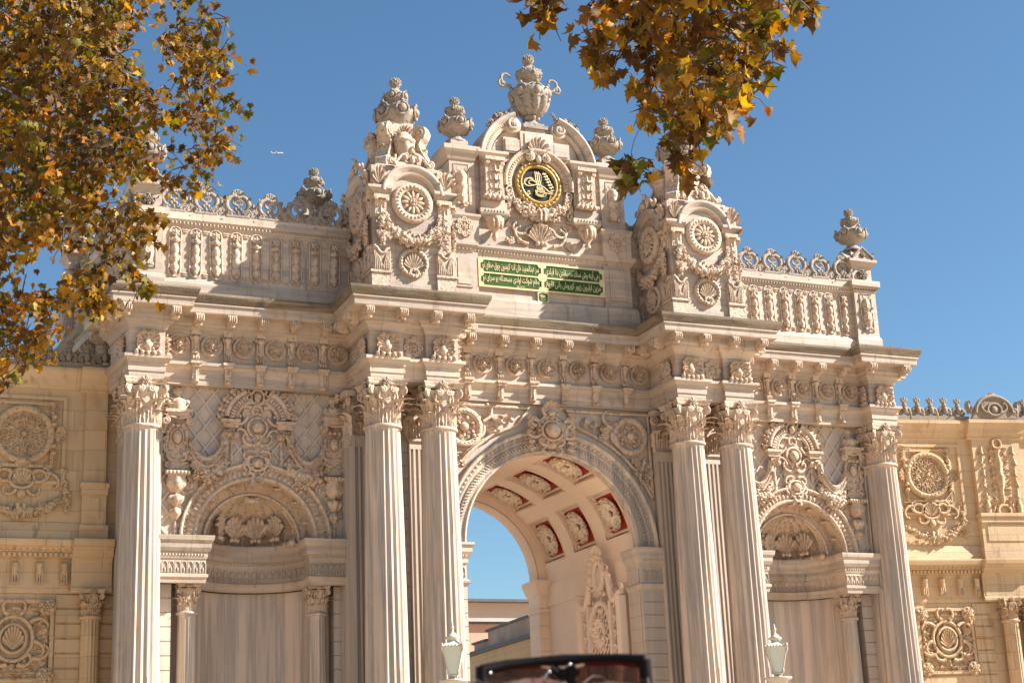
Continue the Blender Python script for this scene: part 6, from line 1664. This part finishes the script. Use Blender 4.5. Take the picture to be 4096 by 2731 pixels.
def crown(name,clusters,rad,per,size,parent,seed,mt,pal=None,singles=()):
    pal=pal or PAL
    R=random.Random(seed);V=[];F=[];col=[];n=0
    todo=[(c,max(2,int(R.gauss(per,per*.3)))) for c in clusters]+[(c,1) for c in singles]
    for c,k in todo:
        base=R.choice(pal); tw=[]
        for _ in range(3 if k>1 else 1):
            d=Vector((R.gauss(0,1),R.gauss(0,1),R.gauss(-.25,.8)));d.normalize();tw.append(d)
            if k>1: e=Vector(c)+d*rad*1.1; mt.tube([tuple(c),tuple(Vector(c).lerp(e,.5)+Vector((0,0,.03))),tuple(e)],[.007,.005,.003],4)
        for i_ in range(k):
            d=tw[i_%len(tw)];p=Vector(c)+d*rad*(R.uniform(.15,1.1) if k>1 else 0)+Vector((R.gauss(0,1),R.gauss(0,1),R.gauss(0,1)))*(rad*.2 if k>1 else 0)
            s=size*R.uniform(.6,1.15)
            vs,fs=leaf_verts(R,R.uniform(-.1,1.3))
            # leaves hang: tip mostly down, blades turned anyhow
            rot=Matrix.Rotation(R.uniform(0,2*PI),3,'Z')@Matrix.Rotation(R.gauss(-2.0,.65),3,'X')@Matrix.Rotation(R.gauss(0,.6),3,'Y')
            cc=R.choice(pal) if R.random()<.45 else base; j=R.uniform(.7,1.35); cc=tuple(x*j for x in cc)
            for v in vs: V.append(tuple(p+rot@(Vector(v)*s)))
            for f in fs: F.append((f[0]+n,f[1]+n,f[2]+n)); col+=[cc]*3
            # stalk
            n+=len(vs)
    me=bpy.data.meshes.new(name);me.from_pydata(V,[],F);ca=me.color_attributes.new('tint','FLOAT_COLOR','CORNER')
    a=np.ones((len(col),4));a[:,:3]=col;ca.data.foreach_set('color',a.ravel())
    me.polygons.foreach_set('use_smooth',[True]*len(F));me.materials.append(bpy.data.materials['leaf_autumn']);me.update()
    o=bpy.data.objects.new(name,me);C.objects.link(o);o.parent=parent;return o
def grow(limbs,clusters,mb,mt,seed,droop=.15):
    """limbs: list of thick polylines [(p,r)...]; each cluster gets a twig from the nearest node"""
    R=random.Random(seed);nodes=[]
    for L in limbs:
        pts=[];rs=[]
        for i in range(len(L)-1):
            (a,ra),(b,rb)=L[i],L[i+1]
            for k in range(6):
                t=k/6;p=Vector(a).lerp(Vector(b),t);p+=Vector((R.gauss(0,1),R.gauss(0,1),R.gauss(0,1)))*min(.05,ra*.15);pts.append(tuple(p));rs.append(ra+(rb-ra)*t)
        pts.append(L[-1][0]);rs.append(L[-1][1]); mb.tube(pts,rs,10)
        nodes+=[(Vector(p),r) for p,r in zip(pts,rs) if p[2]>3.2]
    cl=[Vector(c) for c in clusters]
    cl.sort(key=lambda c:min((c-n[0]).length for n in nodes[:60]))
    for c in cl:
        best=min(nodes,key=lambda n:(n[0]-c).length+(.25 if n[1]>.06 else 0))
        a=best[0];L=(c-a).length
        if L<.02:continue
        mid=a.lerp(c,.5)+Vector((R.gauss(0,.08),R.gauss(0,.08),R.gauss(.06,.06)))*L
        r0=min(best[1]*.7,.012+.018*L);r1=max(.0025,r0*.35)
        pts=[];n=5
        for i in range(n+1):
            t=i/n;p=a*(1-t)**2+mid*2*t*(1-t)+c*t*t;pts.append(tuple(p));
        mt.tube(pts,[r0+(r1-r0)*i/n for i in range(n+1)],5)
        for i in range(1,n+1): nodes.append((Vector(pts[i]),r0+(r1-r0)*i/n))
def parse(s): return [tuple(float(q)/100 for q in t.split(',')) for t in s.split(';')]
CL=parse(CLL);CR=parse(CLR)
tr=empty('plane_tree',(-14.6,-13.2,0),'autumn plane tree with pale bark and dense brown-gold leaves at the left edge','tree')
O=Vector((-14.6,-13.2,0))
def sub(c): return tuple(Vector(c)-O)
mb=MB(False);mt=MB(False)
limbs=[[((-14.6,-13.2,0),.36),((-14.3,-13.5,2.5),.3),((-13.7,-14.0,5.0),.25)],
       [((-13.7,-14.0,5.0),.2),((-12.9,-14.6,7.3),.16),((-12.4,-14.93,8.57),.12),((-12.18,-15.2,9.11),.115),((-12.05,-15.4,9.6),.1),((-11.6,-15.8,11.5),.06)],
       [((-12.9,-14.6,7.3),.06),((-12.4,-15.2,7.2),.035),((-11.9,-15.7,7.1),.015)],
       [((-12.9,-14.6,7.3),.08),((-12.2,-15.1,7.9),.05),((-11.3,-15.9,8.1),.03)],
       [((-13.7,-14.0,5.0),.15),((-14.6,-13.4,7.5),.1),((-15.2,-13,10),.05)]]
limbs=[[(sub(p),r) for p,r in L] for L in limbs]
extra=[(rnd.uniform(-16.5,-13.2),rnd.uniform(-15.5,-11.5),rnd.uniform(6,12)) for _ in range(60)]+[(rnd.uniform(-13.2,-10.6),rnd.uniform(-17.5,-14),rnd.uniform(10.8,12.6)) for _ in range(40)]
grow(limbs,[sub(c) for c in CL+extra],mb,mt,3)
crown('crown',[sub(c) for c in CL+extra],.24,18,.110,tr,5,mt)
obj('trunk',mb,'bark_pale',tr);obj('branches',mt,'bark_twig',tr)
tr=empty('plane_tree',(-2.5,-24.5,0),'plane tree whose gold-brown branch hangs into the sky above the right tower','tree')
O=Vector((-2.5,-24.5,0))
mb=MB(False);mt=MB(False)
limbs=[[((-2.5,-24.5,0),.34),((-2.7,-24.3,3.5),.28),((-3.2,-24.0,6.8),.22)],
       [((-3.2,-24.0,6.8),.16),((-4.6,-23.2,9.0),.11),((-6.3,-22.3,9.9),.08),((-7.8,-21.7,9.6),.05),((-8.4,-21.3,8.6),.03)],
       [((-6.3,-22.3,9.9),.05),((-7.0,-21.8,8.6),.03),((-7.6,-21.6,7.4),.015)],
       [((-7.8,-21.7,9.6),.035),((-8.9,-21.2,8.8),.02),((-9.3,-21.1,7.6),.01)],
       [((-3.2,-24.0,6.8),.14),((-2.4,-24.6,9),.1),((-1.5,-25,11),.05)]]
limbs=[[(sub(p),r) for p,r in L] for L in limbs]
extra=[(rnd.uniform(-5.5,-.5),rnd.uniform(-26,-22.5),rnd.uniform(8.6,12)) for _ in range(60)]+[(rnd.uniform(-8.8,-5.5),rnd.uniform(-22.6,-20.8),rnd.uniform(9.0,10.6)) for _ in range(30)]
grow(limbs,[sub(c) for c in CR+extra],mb,mt,4)
crown('crown',[sub(c) for c in CR+extra],.16,9,.132,tr,9,mt,PAL[:6]+PAL[7:11],[sub((-6.72,-22.37,7.0)),sub((-6.2,-22.6,6.95))])
obj('trunk',mb,'bark_pale',tr);obj('branches',mt,'bark_twig',tr)
# ------------------------------------------------------------------ the person in front of the camera
def skin_mesh(name,verts,edges,root,mat,parent,sub=2,post=None):
    me=bpy.data.meshes.new(name);me.from_pydata([v[:3] for v in verts],edges,[]);o=bpy.data.objects.new(name,me);C.objects.link(o)
    m=o.modifiers.new('s','SKIN')
    for i,v in enumerate(verts):
        r=v[3];d=me.skin_vertices[0].data[i];d.radius=(r if not isinstance(r,tuple) else r[0],r if not isinstance(r,tuple) else r[1]);d.use_root=(i==root)
    s=o.modifiers.new('u','SUBSURF');s.levels=sub;s.render_levels=sub
    bpy.context.view_layer.update();dg=bpy.context.evaluated_depsgraph_get();nm=bpy.data.meshes.new_from_object(o.evaluated_get(dg))
    bpy.data.objects.remove(o);bpy.data.meshes.remove(me)
    nm.name=name;nm.materials.clear();nm.materials.append(bpy.data.materials[mat]);nm.polygons.foreach_set('use_smooth',[True]*len(nm.polygons))
    if post: 
        for v in nm.vertices: v.co=post(v.co)
    o=bpy.data.objects.new(name,nm);C.objects.link(o);o.parent=parent;return o
FW=Vector((.40,.917,0));hd=math.atan2(-FW.x,FW.y)
pp=empty('person',(-13.34,-29.09,-.0),'person standing with their back to the camera, brown hair, sunglasses pushed up on the head','person',rz=hd)
# local frame: +y is the way the person faces
H=.0
V=[];E_=[]
def add(x,y,z,r,p=None):
    V.append((x,y,z,r)); 
    if p is not None:E_.append((p,len(V)-1))
    return len(V)-1
pel=add(0,0,.93,(.15,.11));wa=add(0,0,1.08,(.125,.095),pel);ch=add(0,-.01,1.26,(.15,.105),wa);ub=add(0,-.015,1.37,(.12,.09),ch);nk=add(0,-.01,1.44,.055,ub);n2=add(0,.0,1.50,.052,nk);hj=add(0,.01,1.55,(.062,.075),n2);hm_=add(0,.0,1.61,(.074,.092),hj);ht_=add(0,-.005,1.655,(.06,.072),hm_)
nose=add(0,.1,1.575,.012,hj)
for s in(-1,1):
    sh=add(s*.165,-.01,1.36,.058,ub);el=add(s*.215,-.03,1.09,.042,sh);wr=add(s*.225,.05,.86,.027,el)
    pa_=add(s*.225,.07,.80,(.017,.03),wr)
    for k,(dy,l) in enumerate(((.028,.07),(.01,.08),(-.008,.075),(-.026,.058))):
        a=add(s*.225,.075+dy,.765,.0095,pa_);b_=add(s*.222,.085+dy,.765-l*.5,.0085,a);add(s*.214,.09+dy,.765-l*.95,.007,b_)
    t1=add(s*.215,.105,.80,.011,pa_);add(s*.205,.125,.765,.009,t1)
    hp=add(s*.095,0,.87,.085,pel);kn=add(s*.105,.01,.50,.058,hp);ca_=add(s*.105,-.02,.33,.052,kn);an=add(s*.105,-.02,.09,.036,ca_);add(s*.11,.1,.035,.035,an)
    add(s*.078,-.01,1.575,.014,hj)
skin_mesh('body',V,E_,0,'skin',pp)
def cloth(name,L,edges,mat,root=0): return skin_mesh(name,L,edges,root,mat,pp)
cloth('shirt',[(0,0,.90,(.175,.13)),(0,0,1.08,(.15,.115)),(0,-.01,1.26,(.17,.125)),(0,-.015,1.37,(.14,.105)),(0,-.01,1.425,(.075,.07)),(-.17,-.01,1.355,.072),(-.2,-.02,1.18,.062),(.17,-.01,1.355,.072),(.2,-.02,1.18,.062)],[(0,1),(1,2),(2,3),(3,4),(3,5),(5,6),(3,7),(7,8)],'cloth_shirt')
cloth('trousers',[(0,0,.95,(.165,.122)),(-.095,0,.85,.1),(-.105,.01,.5,.075),(-.105,-.02,.1,.062),(.095,0,.85,.1),(.105,.01,.5,.075),(.105,-.02,.1,.062)],[(0,1),(1,2),(2,3),(0,4),(4,5),(5,6)],'cloth_trousers')
cloth('shoes',[(0,0,.03,.001),(-.105,-.06,.045,.045),(-.11,.13,.04,.042),(.105,-.06,.045,.045),(.11,.13,.04,.042)],[(1,2),(3,4),(0,1),(0,3)],'shoe_leather',1)
# hair: a cap of strands combed back over the crown and down to the shoulders
mb=MB(False); hh=MB(False)
c0_=np.array([0,-.005,1.594])
def scalp(th,ph,k=1.0): # th from the crown, ph round the head
    return c0_+np.array([.083*k*sin(th)*cos(ph),.103*k*sin(th)*sin(ph),.101*k*cos(th)])
mb.grid([[scalp(t,p) for p in [2*PI*j/28 for j in range(28)]] for t in [.01+1.95*i/14 for i in range(15)]],True,wrapj=True) 
R=random.Random(2)
for k in range(520):
    ph=R.uniform(0,2*PI);t0_=R.uniform(0,.5);t1_=R.uniform(1.2,1.9)
    if .25*PI<ph<.75*PI: t1_=R.uniform(.7,1.0)
    pts=[tuple(scalp(t0_+(t1_-t0_)*i/6,ph+R.gauss(0,.02),1.01+.03*R.random()*(1 if i<6 else 0))) for i in range(7)]
    if not .2*PI<ph<.8*PI:
        x,y,z_=pts[-1]; 
        for j in range(1,4): pts.append((x*(1-.03*j),y*(1+.0*j)-.005*j,z_-.07*j))
    (hh if k%6==0 else mb).tube(pts,[.0022]*len(pts),3)
for k in range(14):   # stray strands arching over the glasses
    x=R.uniform(-.06,.07);a=R.uniform(.01,.03)*R.choice((-1,1)); h0=R.uniform(.0,.012)
    pts=[(x+a*(t-.5)*2*.8  ,.03+.03*t,1.697+h0*4*t*(1-t)+R.gauss(0,.0004)) for t in [i/8 for i in range(9)]]
    hh.tube(pts,[.0005]*9,3)
obj('hair',mb,'hair_brown',pp);obj('hair_strands',hh,'hair_light',pp)
# sunglasses: lenses standing up on the crown, arms running back over the hair
G0=Vector((-13.27,-29.0,1.693)); 
sg=empty('sunglasses',tuple(G0),'wide black and red framed sunglasses with tinted lenses resting on the person\u2019s head','sunglasses',rz=hd)
mb=MB(); 
# wraparound front: outer outline bowed, two lens openings
def fx(x,y,z=0): return (x*.925,y,-(.012-2.2*x*x)*-1*0 + (x*x)*2.4+z)   # z out = towards camera; ends sweep back to the wearer
T=.0035
def bar(pts,r,flat=1.0,m=None,n=6): (m or mb).tube([fx(x,y) for x,y in pts],r,n,flat=flat)
top=[(-.074,.024),(-.05,.0285),(-.02,.0305),(0,.0305),(.02,.0310),(.05,.0295),(.074,.0265)]
bar(top,[.005,.0042,.004,.005,.004,.0042,.005])
for s in(-1,1):
    bar([(s*.0735,.027),(s*.0745,.005),(s*.068,-.018),(s*.05,-.026),(s*.025,-.024),(s*.012,-.008),(s*.008,.008),(s*.004,.022)],[.0055,.005,.0035,.003,.003,.003,.0035,.005])
bar([(-.012,.024),(-.006,.02),(0,.018),(.006,.02),(.012,.024)],.0055)
obj('frame',mb,'acetate_black',sg)
for s in(-1,1):
    mr=MB(); bar([(s*.068,.0225),(s*.05,.0262),(s*.02,.0272)],[.0022]*3,1,mr); obj('frame_inlay',mr,'acetate_red',sg)
ml=MB()
for s in(-1,1):
    P=[]
    out=[(.006,.022),(.03,.0285),(.05,.0275),(.0705,.024),(.071,.005),(.065,-.016),(.05,-.0235),(.026,-.0215),(.014,-.008),(.01,.008)]
    cx,cy=.038,.004
    rows=[[fx(s*(cx+(x-cx)*t),cy+(y-cy)*t,-.001) for x,y in out] for t in (0.02,.35,.7,1.0)]
    ml.grid(rows,True,wrapj=True); ml.grid([[ (a,b_,c-.0018) for a,b_,c in r] for r in rows],True,wrapj=True)
obj('lens',ml,'tinted_lens',sg)
ms=MB()
for x,y in((-.066,.0215),(-.013,.021),(.006,.0265)): ms.ell(*fx(x,y,.0045),.0017)
ms.tube([(-.013,.021,.006),(-.017,.015,.01),(-.022,.006,.013)],.0009,5)
obj('metal_pin',ms,'steel_pin',sg)
for s in(-1,1):
    ma=MB(); ma.tube([fx(s*.0735,.016),(s*.069,-.004,.02),(s*.07,-.022,.06),(s*.069,-.04,.1),(s*.066,-.06,.13)],[.004,.003,.003,.003,.0025],6)
    obj('arm',ma,'acetate_black',sg)
SKY=.060;SUN=5.0;EXPO=1.36
# ------------------------------------------------------------------ light, sky, camera
sc=bpy.context.scene
for o in list(bpy.data.objects):
    k=o.name.split('.')[0]
    if k in('frieze_rosette','frieze_console','baluster_relief','crest_scroll','crest_fan','acanthus_panel','wing_crest','architrave_bracket'):
        if k=='frieze_rosette': o.rotation_euler.y=rnd.uniform(0,6.28)
        else: o.rotation_euler.y+=rnd.gauss(0,.018)
        q=rnd.gauss(1,.022); o.scale=(o.scale[0]*q,o.scale[1]*rnd.gauss(1,.06),o.scale[2]*rnd.gauss(1,.015))
w=bpy.data.worlds.new('World');sc.world=w;w.use_nodes=True;t=w.node_tree
bg=t.nodes['Background'];sk=t.nodes.new('ShaderNodeTexSky');sk.sky_type='NISHITA';sk.sun_disc=False
S=Vector((2.05,-1.0,1.65)).normalized();el=math.asin(S.z);az=math.atan2(S.x,S.y)
sk.sun_elevation=el;sk.sun_rotation=az;sk.altitude=50;sk.air_density=1.0;sk.dust_density=.5;sk.ozone_density=3.0
hs=t.nodes.new('ShaderNodeHueSaturation');hs.inputs['Saturation'].default_value=1.08;t.links.new(sk.outputs[0],hs.inputs['Color']);mc=t.nodes.new('ShaderNodeMix');mc.data_type='RGBA';mc.blend_type='MULTIPLY';mc.inputs[0].default_value=1;mc.inputs[7].default_value=(.90,1.0,.98,1);t.links.new(hs.outputs[0],mc.inputs[6]);t.links.new(mc.outputs[2],bg.inputs[0]);bg.inputs[1].default_value=SKY
L=bpy.data.lights.new('sun','SUN');L.energy=SUN;L.angle=math.radians(.53);L.color=(1,.955,.90);lo=bpy.data.objects.new('sun',L);C.objects.link(lo)
lo.rotation_euler=S.to_track_quat('Z','Y').to_euler();lo.location=(20,-30,40)
cam=bpy.data.cameras.new('camera');co=bpy.data.objects.new('camera',cam);C.objects.link(co);sc.camera=co
cam.sensor_fit='HORIZONTAL';cam.sensor_width=36;cam.lens=36*6412.77/4096;cam.clip_start=.05;cam.clip_end=3000
r=Matrix(((.92112534,-.38704624,-.04151279),(.07302575,.27656669,-.95821611),(.38235499,.87960564,.28301693)))
co.matrix_world=Matrix.Translation((-13.8458,-30.2469,1.6))@Matrix((r[0],-r[1],-r[2])).transposed().to_4x4()
cam.dof.use_dof=True;cam.dof.focus_distance=33;cam.dof.aperture_fstop=18
sc.view_settings.view_transform='Standard';sc.view_settings.look='None';sc.view_settings.gamma=1;sc.view_settings.exposure=EXPO
sc.render.resolution_x=1024;sc.render.resolution_y=682
